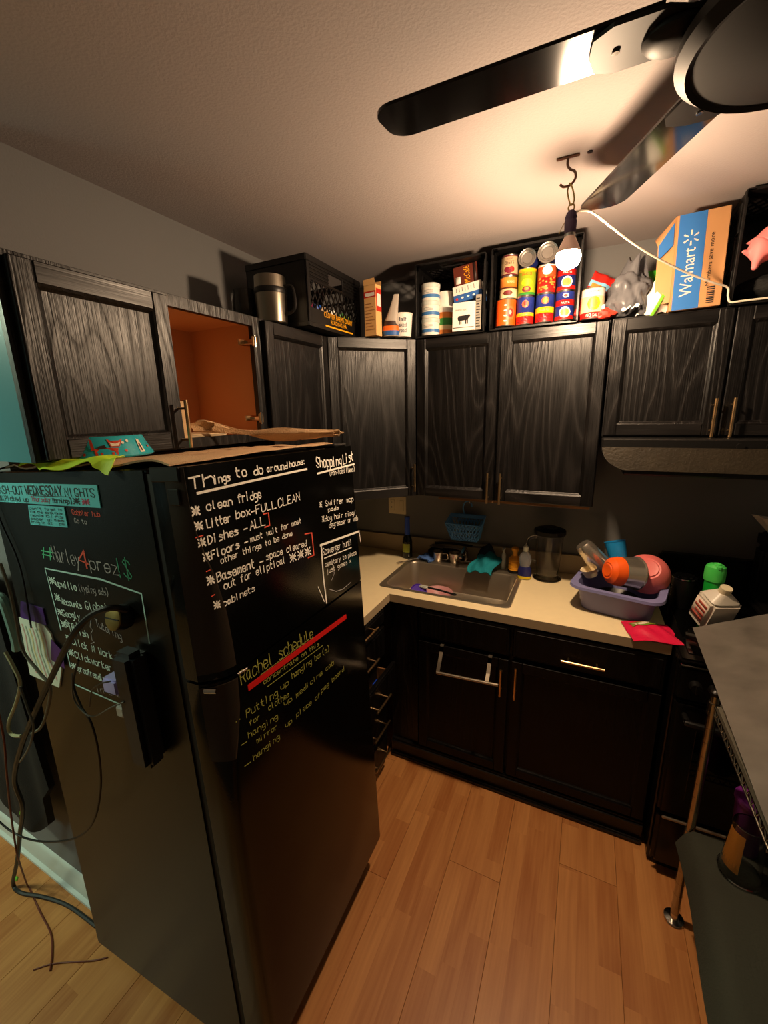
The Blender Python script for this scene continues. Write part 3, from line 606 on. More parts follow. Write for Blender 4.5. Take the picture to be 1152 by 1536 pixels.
# glossy grip strips on the free edges
def grip(parent, rows, name):
    P = []
    for z, o, wd in rows: P.append((z, o, wd))
    g = MB(); rings = []
    for z, o, wd in P:
        rings.append([(-.046, -.0025, z), (-.030, -.0025+o*.25, z), (-.010, o*.62-.0005, z), (.0012, o+.004, z), (.0012, o+.004+wd, z), (-.006, o+.006+wd, z), (-.04, .004+o*.3, z)])
    g.loft(rings, M_strip); g.build(name, parent)
grip(fd, [(FS+.02, .046, .01), (1.25, .047, .008), (1.32, .045, .006), (1.40, .033, .004), (1.45, .019, .003), (1.50, .007, .002), (1.545, .001, .001), (1.60, 0, .001), (1.628, 0, .001)], 'grip_strip')
grip(ld, [(.99, .017, .004), (1.04, .030, .006), (1.10, .042, .008), (1.165, .045, .01)], 'grip_strip')
MB().box((-.085, -.0035, 1.602), (-.006, .002, 1.6305), M_plast, .002).box((-.040, -.006, 1.558), (-.010, -.002, 1.590), M_plast, .002).build('top_cap', fd)
MB().cyl((-.03, -.002, FS-.010), (-.005, .006, FS-.010), .006, M_chrome).build('hinge_trim', fz)
MB().cyl((.0, .060, FS-.004), (.0035, .085, FS-.004), .003, M_chrome).build('hinge_trim', fz)
hc = MB(); hc.box((-.12, FW-.09, FH-.001), (-.01, FW-.02, FH+.010), M_plast, .004); hc.build('hinge_cover', fz)
MK = {'w': mat('white_marker', (236, 232, 220), .7), 'o': mat('olive_marker', (150, 150, 66), .7), 'r': mat('red_marker', (226, 84, 60), .7),
      's': mat('grey_marker', (176, 172, 172), .7), 'g': mat('green_marker', (90, 206, 150), .7), 'd': mat('dark_green_marker', (50, 140, 104), .7), 'm': mat('mint_marker', (214, 238, 228), .7), 'M': mat('mint_tape', (190, 232, 226), .6)}
PXM = .00092
frontf = lambda u, v: (.0009, u, v)
frontl = lambda u, v: (.0007, u, v)
sidef = lambda u, v: (u, .0006 if u < -.112 else -.0009, v)
def write(name, parent, T_, L_, fn, sel, order=1):
    m = MB()
    for s, c, wd, x0, y0, x1, y1, h in T_:
        if sel((x0, y0)): strokes(m, s, x0, y0, x1, y1, h*.95, wd*PXM*1.75, MK[c], fn, .5)
    for c, wd, pts in L_:
        if sel(pts[0]): ribbon(m, pts, wd*PXM*1.6, MK[c], fn)
    m.keep = 1
    o = m.build(name, parent); return o
o = write('handwriting', fd, FRONT_TEXT, FRONT_LINES, frontf, lambda p: p[1] > FS)
o['label'] = 'white marker to-do and shopping lists'
o = write('handwriting', ld, FRONT_TEXT, FRONT_LINES, frontf, lambda p: p[1] <= FS)
o['label'] = 'faint olive marker list'
sidef = lambda u, v: (u, .0013, v)
o = write('handwriting', fz, SIDE_TEXT, SIDE_LINES, sidef, lambda p: True)
o['label'] = 'coloured marker list in a mint outline'
M_red = mat('red_tape', (196, 20, 18), .5)
o = MB().box((0.0002, .083, 1.1215), (.0016, .30, 1.1345), M_red).build('tape_strip', ld)
bpy.data.objects.remove(o)
o = MB().add([(.0015, .083, 1.116), (.0015, .518, 1.089), (.0015, .518, 1.104), (.0015, .083, 1.131), (.0003, .083, 1.116), (.0003, .518, 1.089), (.0003, .518, 1.104), (.0003, .083, 1.131)],
  [(0, 1, 2, 3), (7, 6, 5, 4), (0, 4, 5, 1), (3, 2, 6, 7), (0, 3, 7, 4), (1, 5, 6, 2)], M_red).build('tape_strip', ld)
o['label'] = 'red tape strip across the lower door'

def on_fridge(o): o.matrix_world = FM; return o
# paper notes on the side
M_cyan = mat('cyan_paper', (96, 206, 214), .6); M_pink = mat('pink_ink', (180, 60, 90), .6)
def quad(pts, y0, y1, m, nm):
    n = len(pts); mb = MB(); mb.add([(x, y0, z) for x, z in pts]+[(x, y1, z) for x, z in pts], [tuple(range(n)), tuple(range(n, 2*n))[::-1]]+[(k, (k+1) % n, n+(k+1) % n, n+k) for k in range(n)], m, smooth=False); return mb
t = on_fridge(thing('paper_note', 'long cyan strip reminding of trash night on the refrigerator side', 'note', M=FM))
quad([(-.7205, 1.552), (-.264, 1.5465), (-.2619, 1.5961), (-.7205, 1.6015)], -.0006, .0015, M_cyan, 'x').build('paper', t)
m = MB(); nf = lambda u, v: (u, -.0012, v)
strokes(m, 'TRASH-OUT', -.705, 1.574, -.560, 1.572, .020, .0022, M_ink, nf); strokes(m, 'WEDNESDAY', -.548, 1.572, -.396, 1.5725, .021, .0036, M_ink, nf); strokes(m, 'NIGHTS', -.385, 1.571, -.275, 1.570, .018, .0024, M_ink, nf)
strokes(m, '**(Picked up', -.690, 1.556, -.545, 1.5545, .012, .0018, M_ink, nf); strokes(m, 'Thursday', -.530, 1.556, -.450, 1.5555, .012, .0016, M_pink, nf); strokes(m, 'Mornings)', -.440, 1.5545, -.365, 1.554, .011, .0020, M_ink, nf)
strokes(m, '*', -.358, 1.5535, -.335, 1.5535, .013, .003, M_ink, nf); strokes(m, '*', -.325, 1.553, -.300, 1.553, .012, .003, M_pink, nf)
ribbon(m, [(-.520, 1.5695), (-.372, 1.569), (-.366, 1.566), (-.366, 1.553)], .0016, M_ink, nf)
m.keep = 1; m.build('lettering', t)
t = on_fridge(thing('paper_note', 'small cyan handwritten note below the trash night strip', 'note', M=FM))
quad([(-.5613, 1.4968), (-.4039, 1.4967), (-.4016, 1.5446), (-.5529, 1.5462)], -.0006, .0015, M_cyan, 'x').build('paper', t)
m = MB()
for k, (a, b2) in enumerate((("Don't", 'forget to'), ('tie the', 'bags'), ('recycle', 'bins'), ('paper', 'glass'), ('bring in', 'at 7pm'))):
    z = 1.5355-k*.0085; strokes(m, a, -.548-k*.0012, z, -.495, z, .006, .0012, M_ink, nf); strokes(m, b2, -.482, z, -.412, z, .006, .0012, M_ink, nf)
m.keep = 1; m.build('lettering', t)
# purple and white brochure
t = on_fridge(thing('brochure', 'purple and white printed brochure stuck on the refrigerator side', 'brochure', M=FM))
M_purp = mat('purple_print', (66, 22, 110), .35); M_wpap = mat('white_paper', (218, 224, 206), .5)
quad([(-.7279, 1.2246), (-.60, 1.2216), (-.6, 1.2691), (-.7057, 1.2749)], -.0012, .0015, M_purp, 'x').build('cover', t)
q2 = quad([(-.7535, 1.0438), (-.6104, 1.0356), (-.575, 1.10), (-.588, 1.20), (-.612, 1.2214), (-.735, 1.2244)], -.0022, .0015, M_wpap, 'x').build('sheet', t)
quad([(-.615, 1.120), (-.556, 1.105), (-.548, 1.158), (-.590, 1.185)], -.0030, -.0024, M_purp, 'x').build('flap', t)
m = MB(); pk = [mat('rose_print', (206, 160, 150), .5), mat('sage_print', (150, 170, 150), .5), mat('straw_print', (220, 206, 150), .5)]
for k in range(7):
    x = -.725+k*.017; ribbon(m, [(x, 1.205-.004*k % .01), (x+.004, 1.17), (x-.003+.004*(k % 2), 1.13), (x+.012, 1.06)], .006, pk[k % 3], lambda u, v: (u, -.0026, v))
m.keep = 1; m.build('print', t)
# power strip with plugs
M_navy = mat('dark_navy_plastic', (24, 28, 36), .45)
t = on_fridge(thing('power_strip', 'dark power strip mounted upright on the refrigerator side', 'power strip', M=FM))
MB().box((-.262, -.048, .945), (-.196, .0015, 1.232), M_navy, .012, seg=2).build('housing', t)
m = MB()
for z in (.98, 1.03, 1.08, 1.14, 1.20): m.box((-.2625, -.034, z-.004), (-.2610, -.022, z+.004), M_ink).box((-.2625, -.018, z-.003), (-.2610, -.010, z+.003), M_ink)
m.build('sockets', t)
M_lav = mat('lavender_plastic', (176, 172, 232), .4); M_bone = mat('white_plastic', (206, 212, 204), .4)
t = on_fridge(thing('usb_charger', 'lavender charger block plugged into the power strip', 'charger', M=FM))
MB().box((-.318, -.044, 1.118), (-.2645, -.006, 1.158), M_lav, .006, seg=2).build('block', t); MB().box((-.266, -.028, 1.130), (-.2625, -.020, 1.146), M_chrome).build('prongs', t)
t = on_fridge(thing('plug', 'small white cube plug below the lavender charger', 'plug', M=FM))
MB().box((-.293, -.040, 1.060), (-.2645, -.010, 1.088), M_bone, .004).build('block', t); MB().box((-.266, -.028, 1.068), (-.2625, -.020, 1.080), M_chrome).build('prongs', t)
t = on_fridge(thing('plug', 'round brass-faced heavy plug on the refrigerator side', 'plug', M=FM))
m = MB(); Mx = Matrix.Translation((-.246, -.0, 1.300)) @ Matrix.Rotation(PI/2, 4, 'X') @ Matrix.Rotation(-.25, 4, 'X')
m.lathe([(.026, -.001), (.029, .012), (.026, .030)], (0, 0, 0), M_plast, 20, M=Mx); m.build('housing', t)
M_gold = mat('olive_brass', (150, 128, 70), .4, metal=.6)
m = MB(); m.lathe([(.026, .0302), (.026, .033), (.0245, .034), (.001, .034)], (0, 0, 0), M_gold, 20, M=Mx); m.box((-.023, -.0012, .034), (.023, .0012, .036), M_ink, M=Mx); m.build('face', t)

# ---- things lying on top of the refrigerator
M_tan = mat('tan_cloth', (196, 160, 120), .85, bump=.6, bscale=260)
def ftop(X, Y, h=0): return FM @ Vector((X, Y, FH+h))
def cloth(fn, name, label, cat, m, nu=26, nv=18, th=.004):
    return tag(MB().grid(fn, nu, nv, m, th).build(name, sharp=1.3), label, cat)
def tw(u, v):
    X = -.70+u*.655; Y = .012+v*.60
    Y -= .0 if u < .5 else 0
    h = .007+.004*math.sin(X*38+Y*9)+.0035*noise.noise((X*14, Y*14, 0))+.004
    e = .02*noise.noise((u*6, v*5, 3)); return tuple(ftop(X+e, Y+e, h))
cloth(tw, 'towel', 'tan ribbed towel spread over the refrigerator top', 'towel', M_tan, 40, 30)
def tw2(u, v):
    # a rumpled roll reaching into the open bay
    c0 = Vector((.33, -1.335, 1.715)); c1 = Vector((.43, -1.17, 1.668)); c2 = Vector((.70, -1.15, 1.685))
    p = (1-u)**2*c0+2*u*(1-u)*c1+u*u*c2; a = v*2*PI; r = .012+.006*math.sin(u*9+2)+.003*math.sin(5*a+u*8)
    return (p.x+r*1.6*math.cos(a), p.y+r*1.3*math.cos(a), p.z+.012+r*math.sin(a))
cloth(tw2, 'towel', 'twisted tan towel roll trailing out of the open bay', 'towel', mat('tan_cloth_light', (206, 168, 124), .85, bump=.6, bscale=260), 30, 14, .002)
M_neon = mat('neon_green_paper', (206, 240, 40), .6, bump=.3, bscale=60)
def neon(u, v):
    X = -.535+.345*u; Y = -.016+.07*v+.012*math.sin(u*11)
    drop = max(0, .006-Y)*(.5+.35*math.sin(u*8)**2); wid = 1 if .1 < u < .9 else .6
    h = .024+.003*math.sin(u*17+v*3)-drop*1.1
    return tuple(ftop(X, Y*wid, h))
cloth(neon, 'cleaning_cloth', 'crumpled neon green cloth on the front edge of the refrigerator', 'cloth', M_neon, 34, 10, .0015)
# bowl
t = thing('pet_bowl', 'teal flared pet bowl with a painted red fox on the refrigerator', 'bowl', (.292, -1.612, 1.664), 0)
t.scale = (.86, .86, .86)
M_teal = mat('teal_glaze', (40, 168, 182), .25, coat=.4); M_tealin = mat('white_glaze', (214, 220, 206), .25)
br = 1.0
MB().lathe([(.125, 0), (.128, .004), (.114, .030), (.103, .056), (.100, .058)], (0, 0, 0), M_teal, 40, ms=[M_teal]*4, cap1=False).lathe([(.100, .058), (.096, .057), (.088, .020), (.001, .016)], (0, 0, 0), M_tealin, 40, cap0=False).build('dish', t)
def cone(a0, sc=1):
    def f(u, v):
        z = v; r = .1285-.0245*(z/.056)+.0007; a = a0+u/r
        return (r*math.cos(a), r*math.sin(a), z)
    return f
M_foxr = mat('fox_red', (196, 62, 34), .5); M_cream = mat('cream_print', (230, 216, 190), .5); M_dkb = mat('dark_brown_print', (50, 30, 26), .5)
m = MB()
def blob(poly, mm, a0): m.add([cone(a0)(x, y) for x, y in poly], [tuple(range(len(poly)))], mm, smooth=False)
a0 = -.50
blob([(-.028, .014), (.026, .014), (.030, .026), (.012, .028), (-.026, .026)], M_foxr, a0); blob([(-.034, .022), (-.026, .022), (-.030, .050), (-.036, .052)], M_foxr, a0)
for x in (-.026, -.014, .012, .022): blob([(x, .008), (x+.006, .008), (x+.006, .016), (x, .016)], M_foxr, a0)
blob([(.012, .030), (.034, .030), (.042, .050), (.034, .046), (.014, .046), (.004, .052)], M_foxr, a0)
m2 = lambda poly, mm, a: m.add([tuple(Vector(cone(a)(x, y))*1.0+Vector((cone(a)(x, y)[0], cone(a)(x, y)[1], 0))*.004) for x, y in poly], [tuple(range(len(poly)))], mm, smooth=False)
m2([(.014, .032), (.032, .032), (.036, .042), (.024, .038), (.010, .042)], M_cream, a0); m2([(-.020, .026), (.002, .027), (-.002, .036), (-.016, .033)], M_dkb, a0)
for a_, x in ((-1.45, 0), (.30, 0)):
    m2([(x-.008, .010), (x+.010, .010), (x+.006, .045), (x-.002, .048)], M_cream, a_); m2([(x-.002, .014), (x+.004, .014), (x+.004, .034), (x-.002, .036)], M_dkb, a_)
for a_, z in ((-.1, .018), (.0, .044), (.62, .025), (-.12, .040), (-.92, .012), (-1.75, .03)): m2([(.004*math.cos(k*PI/4), z+.004*math.sin(k*PI/4)) for k in range(8)], M_foxr if z < .03 else M_cream, a_)
m.build('painted_fox', t)
# things in the open bay
tag(MB().box((.20, -1.402, 1.6825), (.326, -1.385, 1.80), mat('tan_board', (196, 160, 112), .6), .002).build('board'), 'thin tan board standing at the left of the open bay', 'board')
t = thing('booklet', 'flat cream booklet with fine print lying in the open bay', 'booklet', (.25, -1.33, 1.683))
MB().box((-.09, -.05, 0), (.075, .095, .020), mat('cream_paper', (206, 180, 140), .7), .002).build('pages', t)
m = MB()
for k in range(5): ribbon(m, [(-.045, .004+k*.003), (.09-.01*(k % 2), .004+k*.003)], .0008, M_ink, lambda u, v: (.0756, u, v))
m.keep = 1; m.build('print', t)

# ---- cords hanging left of the refrigerator
def cord(label, pts, r, m, name='cord', seg=7, sub=7):
    mb = MB().tube(pts, r, m, seg, sub)
    for v_ in mb.bm.verts: v_.co.z = max(v_.co.z, .0008+(v_.co.z < 0)*.0)
    lo = [v_ for v_ in mb.bm.verts if v_.co.z < .001]
    for i_, v_ in enumerate(lo): v_.co.z = .001+(i_ % 3)*r*.6
    return tag(mb.build(name), label, 'cord')
M_cordb = mat('black_rubber_cord', (14, 14, 14), .45); M_cordw = mat('cream_cord', (176, 176, 138), .45); M_cordr = mat('rust_cord', (108, 48, 30), .5); M_cordg = mat('grey_cord', (90, 92, 86), .45)
def P(px, py, y): return at(px, py, 1, y)
cord('thick black cord arching from the round plug down past the brochure', [P(190, 915, -1.80), P(165, 912, -1.83), P(135, 925, -1.845), P(108, 955, -1.86), P(80, 1010, -1.86), P(52, 1070, -1.86), P(32, 1120, -1.85), P(22, 1170, -1.84), P(34, 1210, -1.82), P(30, 1250, -1.80), P(26, 1290, -1.80), P(20, 1325, -1.80), (-.405, -1.800, .008), (-.31, -1.772, .008), (-.19, -1.748, .008), (-.03, -1.742, .008)], .0065, M_cordb)
cord('thin black cord looping from the refrigerator side toward the baseboard', [P(118, 990, -1.79), P(110, 1025, -1.79), P(122, 1060, -1.795), P(137, 1085, -1.80), P(148, 1130, -1.80), P(151, 1180, -1.80), P(143, 1225, -1.81), P(126, 1250, -1.82), P(98, 1261, -1.83), P(60, 1262, -1.84), P(28, 1253, -1.85), P(2, 1235, -1.86), P(-30, 1200, -1.87)], .0028, M_cordb)
cord('thin grey charging cable running from the white cube plug', [P(186, 1053, -1.80), P(165, 1062, -1.81), P(140, 1075, -1.81), P(122, 1065, -1.81), P(110, 1045, -1.81), P(108, 1010, -1.81)], .0018, M_cordg)
cord('thin grey cable curling from the lavender charger', [P(166, 1022, -1.81), P(150, 1026, -1.82), P(138, 1036, -1.82), P(134, 1060, -1.82)], .0018, M_cordg)
cord('cream cord looping left of the brochure', [P(0, 845, -1.86), P(14, 885, -1.86), P(24, 930, -1.86), P(34, 975, -1.86), P(60, 1010, -1.86), P(75, 1030, -1.86), P(72, 1062, -1.86), P(62, 1090, -1.86), P(48, 1100, -1.86)], .0034, mat('grey_cream_cord', (110, 108, 92), .5))
cord('bright cream cord bent into a hook at the left edge', [P(8, 978, -1.87), P(20, 1000, -1.87), P(30, 1025, -1.87), P(24, 1055, -1.87), P(14, 1080, -1.87), P(13, 1095, -1.87), P(20, 1103, -1.87), P(32, 1104, -1.87)], .0040, M_cordw)
cord('rust red cable falling along the left edge onto the floor', [P(-4, 1060, -1.88), P(6, 1110, -1.88), P(10, 1160, -1.88), P(15, 1210, -1.87), P(22, 1260, -1.86), P(28, 1290, -1.85), at(42, 1330, 2, .004), at(60, 1368, 2, .004), at(76, 1400, 2, .004), at(78, 1430, 2, .004), at(75, 1456, 2, .004)], .0026, M_cordr)
cord('thin rust cable lying on the floor by the refrigerator corner', [at(50, 1455, 2, .003), at(78, 1446, 2, .003), at(110, 1443, 2, .003), at(140, 1441, 2, .003), at(161, 1436, 2, .003)], .0022, M_cordr)
cord('dark grey cable hanging over the black bag', [P(30, 1030, -1.875), P(42, 1065, -1.875), P(50, 1090, -1.875), P(44, 1120, -1.875), P(30, 1143, -1.875)], .0026, M_cordg)
cord('thin black cord running down the top of the refrigerator side', [ftop(-.66, .03, .012), ftop(-.675, -.004, -.005), ftop(-.70, -.006, -.06), ftop(-.69, -.006, -.13), ftop(-.65, -.006, -.25), ftop(-.66, -.01, -.42)], .0022, M_cordb)
for k, (px, py, lb) in enumerate(((32, 1219, 'bright green tie tag on the black cord above the baseboard'), (25, 1318, 'small yellow-green tie tag low on the black cord'))):
    q = P(px, py, -1.815); m = MB().box((-.012, -.003, -.006), (.012, .003, .006), mat('tie_tag_green', (120, 210, 60), .5), .002, M=Matrix.Rotation(-1.0, 4, 'Y'))
    o = m.build('cord_tag'); o.location = q; tag(o, lb, 'tag')
# black garment bag hanging beside the refrigerator
M_cl = mat('black_cloth', (5, 5, 5), .8, bump=.4, bscale=200)
def bagf(u, v):
    x = -.52+.42*u; zt = 1.34; zb = .34+.22*(u-.45)**2*4*.6+(.10 if u > .85 else 0)
    z = zt+(zb-zt)*v; x += .05*(v-.5)*(1 if u > .5 else -.3)
    y = -1.735-.018*math.sin(u*PI)*(1-.3*v)+.006*math.sin(u*16+v*2)
    return (x, y, z)
cloth(bagf, 'garment_bag', 'black cloth bag hanging on the wall left of the refrigerator', 'bag', M_cl, 26, 22, .02)
t = thing('hanger', 'pale mint plastic handle at the left edge beside the cords', 'handle', tuple(P(8, 925, -1.80)))
MB().tube([(-.05, 0, .03), (-.02, 0, .055), (.012, 0, .045), (.022, 0, .0), (.028, 0, -.06), (.022, 0, -.09)], .012, mat('mint_plastic', (130, 170, 160), .35), 10).build('handle', t)
# ================================================================ STOVE
t = thing('stove', 'black range with oven door and drawer right of the base cabinets', 'stove', (1.742, -.70, 0))
SW = .755
MB().box((0, .03, .02), (SW, .67, .905), M_stove, .004).build('body', t)
ct = MB(); ct.box((0, -.004, .905), (SW, .67, .922), M_stove, .007, seg=2)
ct.box((.03, .04, .9222), (SW-.03, .60, .9245), M_glassb, .001)
for x, y, r in ((.19, .17, .095), (.56, .17, .075), (.19, .45, .075), (.56, .45, .095)): ct.lathe([(r, .9247), (r-.004, .9252), (r-.008, .9247)], (x, y, 0), M_gasket, 28, cap0=False, cap1=False)
ct.build('cooktop', t)
MB().box((.004, -.008, .895), (SW-.004, .004, .902), M_chrome, .002).build('trim', t)
MB().box((.002, -.006, .770), (SW-.002, .028, .892), M_stove, .006, seg=2).build('control_panel', t)
for x in (.052, .105, .37, .62, .70):
    k = MB(); k.cyl((x, -.006, .832), (x, -.030, .832), .019, M_plast, r2=.016, seg=18).box((x-.003, -.034, .816), (x+.003, -.028, .848), M_plast, .001); k.build('knob', t)
od = MB(); od.box((.004, -.010, .285), (SW-.004, .028, .762), M_stove, .010, seg=2).box((.075, -.0112, .37), (SW-.075, -.0095, .66), M_glassb, .001); od = od.build('oven_door', t)
h = MB(); h.tube([(.035, -.010, .715), (.038, -.045, .715), (.06, -.056, .715), (.35, -.058, .715), (.66, -.056, .715), (.695, -.045, .715), (.70, -.010, .715)], .010, M_plast, 10).build('handle', od)
dr = MB(); dr.box((.006, -.010, .045), (SW-.006, .028, .272), M_stove, .014, seg=2).box((.02, -.014, .262), (SW-.02, -.004, .274), M_steel, .003).build('drawer', t)
MB().box((.02, .03, .0), (SW-.02, .62, .03), M_plast).build('base', t)
bg = MB(); bg.box((0, .615, .921), (SW, .669, 1.10), M_stove, .012, seg=2).build('backguard', t)

# ================================================================ WIRE RACK in the right foreground
M_wire = mat('chrome_wire', (176, 168, 150), .24, metal=1)
t = thing('wire_rack', 'chrome wire shelving rack with capped posts in front of the stove', 'rack', (1.808, -.858, 0))
RX, RY = .46, -.95
for x, y in ((0, 0), (RX, 0), (0, RY), (RX, RY)):
    p = MB(); p.cyl((x, y, .03), (x, y, .905), .0125, M_wire, seg=14)
    for k in range(16): p.lathe([(.0128, 0), (.0133, .002), (.0128, .004)], (x, y, .06+k*.052), M_wire, 14, cap0=False, cap1=False)
    p.lathe([(.0145, .905), (.0145, .915), (.008, .922), (.001, .924)], (x, y, 0), M_plast, 14)
    pp = p.build('post', t)
    MB().lathe([(.030, .0005), (.032, .004), (.030, .008), (.014, .012), (.010, .030)], (x, y, 0), M_chrome, 20).build('foot', pp)
def shelf(z):
    m = MB()
    for (a, b) in (((0, 0), (0, RY)), ((RX, 0), (RX, RY)), ((0, 0), (RX, 0)), ((0, RY), (RX, RY))):
        a = Vector((*a, z)); b = Vector((*b, z)); L_ = (b-a).length; d = (b-a)/L_
        m.cyl(a, b, .0035, M_wire, seg=8); m.cyl(a-Vector((0, 0, .026)), b-Vector((0, 0, .026)), .003, M_wire, seg=8)
        n = int(L_/.030)
        for k in range(n):
            p0 = a+d*(L_*k/n)-Vector((0, 0, .026)); p1 = a+d*(L_*(k+.5)/n); p2 = a+d*(L_*(k+1)/n)-Vector((0, 0, .026))
            m.cyl(p0, p1, .0018, M_wire, seg=5, cap=False).cyl(p1, p2, .0018, M_wire, seg=5, cap=False)
    for k in range(1, 34):
        y = RY*k/34; m.cyl((0, y, z+.002), (RX, y, z+.002), .0018, M_wire, seg=5, cap=False)
    for x, y in ((0, 0), (RX, 0), (0, RY), (RX, RY)): m.cyl((x, y, z-.032), (x, y, z+.008), .017, M_wire, r2=.015, seg=12)
    return m.build('shelf', t)
shelf(.872); shelf(.385)
# frosted grey sheet over the top shelf
M_frost = mat('frosted_grey_plastic', (104, 99, 92), .36, spec=.5, bump=.25, bscale=26, var=.6, vscale=11)
def sheet(u, v):
    A = Vector((1.803, -.530, .957)); Bq = Vector((2.26, -.400, 1.105)); D = Vector((1.772, -1.74, .925)); E_ = Vector((2.24, -1.78, .99))
    p = A.lerp(Bq, u).lerp(D.lerp(E_, u), v)
    p.z += .004*noise.noise((u*5, v*9, 1))+(.003 if abs(v-.40) < .012 else 0)
    return tuple(p)
cloth(sheet, 'plastic_sheet', 'large frosted grey plastic sheet lying over the wire rack', 'sheet', M_frost, 30, 60, .004)
# carton held under the sheet that props it
tag(MB().box((1.800, -1.70, .8765), (2.20, -.90, .912), mat('grey_tray', (92, 88, 76), .5), .01, seg=2).build('tray'), 'flat grey-green tray on the rack under the plastic sheet', 'tray')
M_mat = mat('dark_green_cloth', (52, 54, 44), .9, bump=.5, bscale=160, var=.12, vscale=10)
def mt(u, v):
    x = 1.775+.47*u; y = -.874-.90*v; z = .404+.004*noise.noise((u*6, v*10, 4))
    if u < .06: z -= (.06-u)*1.1
    return (x+.006*math.sin(v*9), y, z)
cloth(mt, 'shelf_cloth', 'dark green-grey cloth covering the lower shelf of the rack', 'cloth', M_mat, 24, 40, .006)
t = thing('tumbler', 'purple plastic tumbler with a lid on the lower rack shelf', 'tumbler', (1.945, -.868, .412))
MB().lathe([(.036, 0), (.038, .003), (.046, .165), (.048, .167)], (0, 0, 0), mat('purple_plastic', (104, 30, 120), .35), 28).build('body', t)
MB().lathe([(.050, .167), (.050, .178), (.046, .182), (.001, .182)], (0, 0, 0), mat('purple_lid', (116, 40, 130), .3), 28).build('lid', t)
t = thing('tumbler', 'clear upside-down cup with an amber side in front of the purple tumbler', 'cup', (1.905, -.970, .412))
MB().lathe([(.052, 0), (.053, .003), (.050, .004), (.037, .175), (.034, .178), (.001, .178), (.001, .174), (.033, .174), (.047, .004), (.052, 0)], (0, 0, 0), M_glass, 32, cap0=False, cap1=False).build('cup', t)
m = MB(); r0 = .0465
m.grid(lambda u, v: ((r0-.0085*v-.002)*math.cos(PI*.95+u*1.3), (r0-.0085*v-.002)*math.sin(PI*.95+u*1.3), .03+.125*v), 10, 4, mat('amber_print', (216, 150, 60), .4), .0006).build('label', t)
MB().lathe([(.054, .001), (.0555, .004), (.054, .007)], (0, 0, 0), M_chrome, 32, cap0=False, cap1=False).build('rim', t)
t = thing('bottle', 'bright red bottle lying on dark cloth at the right edge', 'bottle', (2.05, -1.20, .452), 0)
MB().cyl((0, .02, 0), (0, -.13, 0), .036, mat('bright_red_plastic', (200, 12, 18), .4), seg=20).build('body', t); MB().cyl((0, -.13, 0), (0, -.155, 0), .02, M_plast, seg=14).build('cap', t)
def bk(u, v):
    a = u*2*PI; r = (.10+.02*math.sin(3*a)+.012*math.sin(7*a+2))*math.sin(PI*min(1, .08+v*.92))**.6
    return (2.14+r*.6*math.cos(a), -1.22+2.1*r*math.sin(a), .413+.16*(1-v)*1.0)
tag(MB().grid(bk, 28, 10, M_cl, .002).build('cloth_bundle'), 'black cloth bundle on the lower rack shelf behind the red bottle', 'cloth')

# ================================================================ THINGS ON THE STOVE
t = thing('spray_bottle', 'bright green spray can with a moulded cap on the stove', 'spray can', (1.882, -.365, .9255), 0)
M_gr = mat('green_label', (8, 150, 46), .35); M_grc = mat('light_green_cap', (70, 196, 84), .4)
MB().lathe([(.026, 0), (.029, .004), (.029, .165), (.027, .172)], (0, 0, 0), M_gr, 28).box((-.0298, -.008, .09), (-.0285, .006, .12), M_bone).build('can', t)
MB().lathe([(.033, .172), (.034, .178), (.034, .212), (.031, .228), (.022, .236), (.001, .238)], (0, 0, 0), M_grc, 28).build('cap', t)
m = MB(); m.grid(lambda u, v: (.0155*math.cos(u*2*PI)*(1-.25*v), .0155*math.sin(u*2*PI)*(1-.25*v)-.006, .238+.005*math.sin(v*PI)-.002), 20, 4, M_grc); m.box((-.004, -.034, .222), (.012, -.012, .238), M_grc, .004); m.build('nozzle', t)
t = thing('canister', 'small black canister with a chrome-ringed lid behind the green spray can', 'canister', (1.815, -.245, .9255))
MB().lathe([(.042, 0), (.044, .004), (.044, .125)], (0, 0, 0), M_plast, 28).build('body', t)
MB().lathe([(.045, .125), (.046, .128), (.045, .131), (.036, .132), (.034, .138), (.022, .139), (.001, .139)], (0, 0, 0), M_glassb, 28).lathe([(.0462, .126), (.0468, .128), (.0462, .130)], (0, 0, 0), M_chrome, 28, cap0=False, cap1=False).build('lid', t)
m = MB(); m.keep = 1
for k, z in enumerate((.045, .058, .066, .078, .09)): ribbon(m, [(-.013, z), (-.006-.003*(k % 2), z+.002)], .003, M_bone, lambda u, v: (-.0445*math.cos(u*20), u, v))
m.build('print', t)
t = thing('jug', 'translucent white jug with red label leaning behind the plastic sheet', 'jug', (1.872, -.415, .948), 0)
Mj = Matrix.Rotation(.42, 4, 'Z') @ Matrix.Rotation(.35, 4, 'X')
M_jug = mat('milky_plastic', (206, 200, 186), .35)
m = MB(); m.box((-.055, -.045, -.005), (.055, .045, .125), M_jug, .012, M=Mj, seg=3)
m.loft([[tuple(Mj @ Vector(p)) for p in rrect(-.05, -.04, .05, .04, .02, .122, 4)], [tuple(Mj @ Vector(p)) for p in rrect(-.02, -.02, .02, .02, .015, .150, 4)]], M_jug); m.build('body', t)
MB().cyl(Mj @ Vector((0, 0, .148)), Mj @ Vector((0, 0, .172)), .019, mat('ivory_cap', (214, 204, 170), .45), seg=20).build('cap', t)
m = MB(); m.keep = 1; M_pr = mat('brick_red_print', (176, 84, 70), .6)
m.box((-.0565, -.034, .02), (-.0545, .034, .105), mat('pale_label', (220, 206, 190), .6), M=Mj)
for k in range(4): m.box((-.0575, -.028, .03+k*.019), (-.0560, .028-.01*(k % 2), .041+k*.019), M_pr, M=Mj)
m.build('label', t)
t = thing('coffee_maker', 'black coffee maker with carafe standing on the stove top', 'coffee maker', (2.16, -.235, .9255))
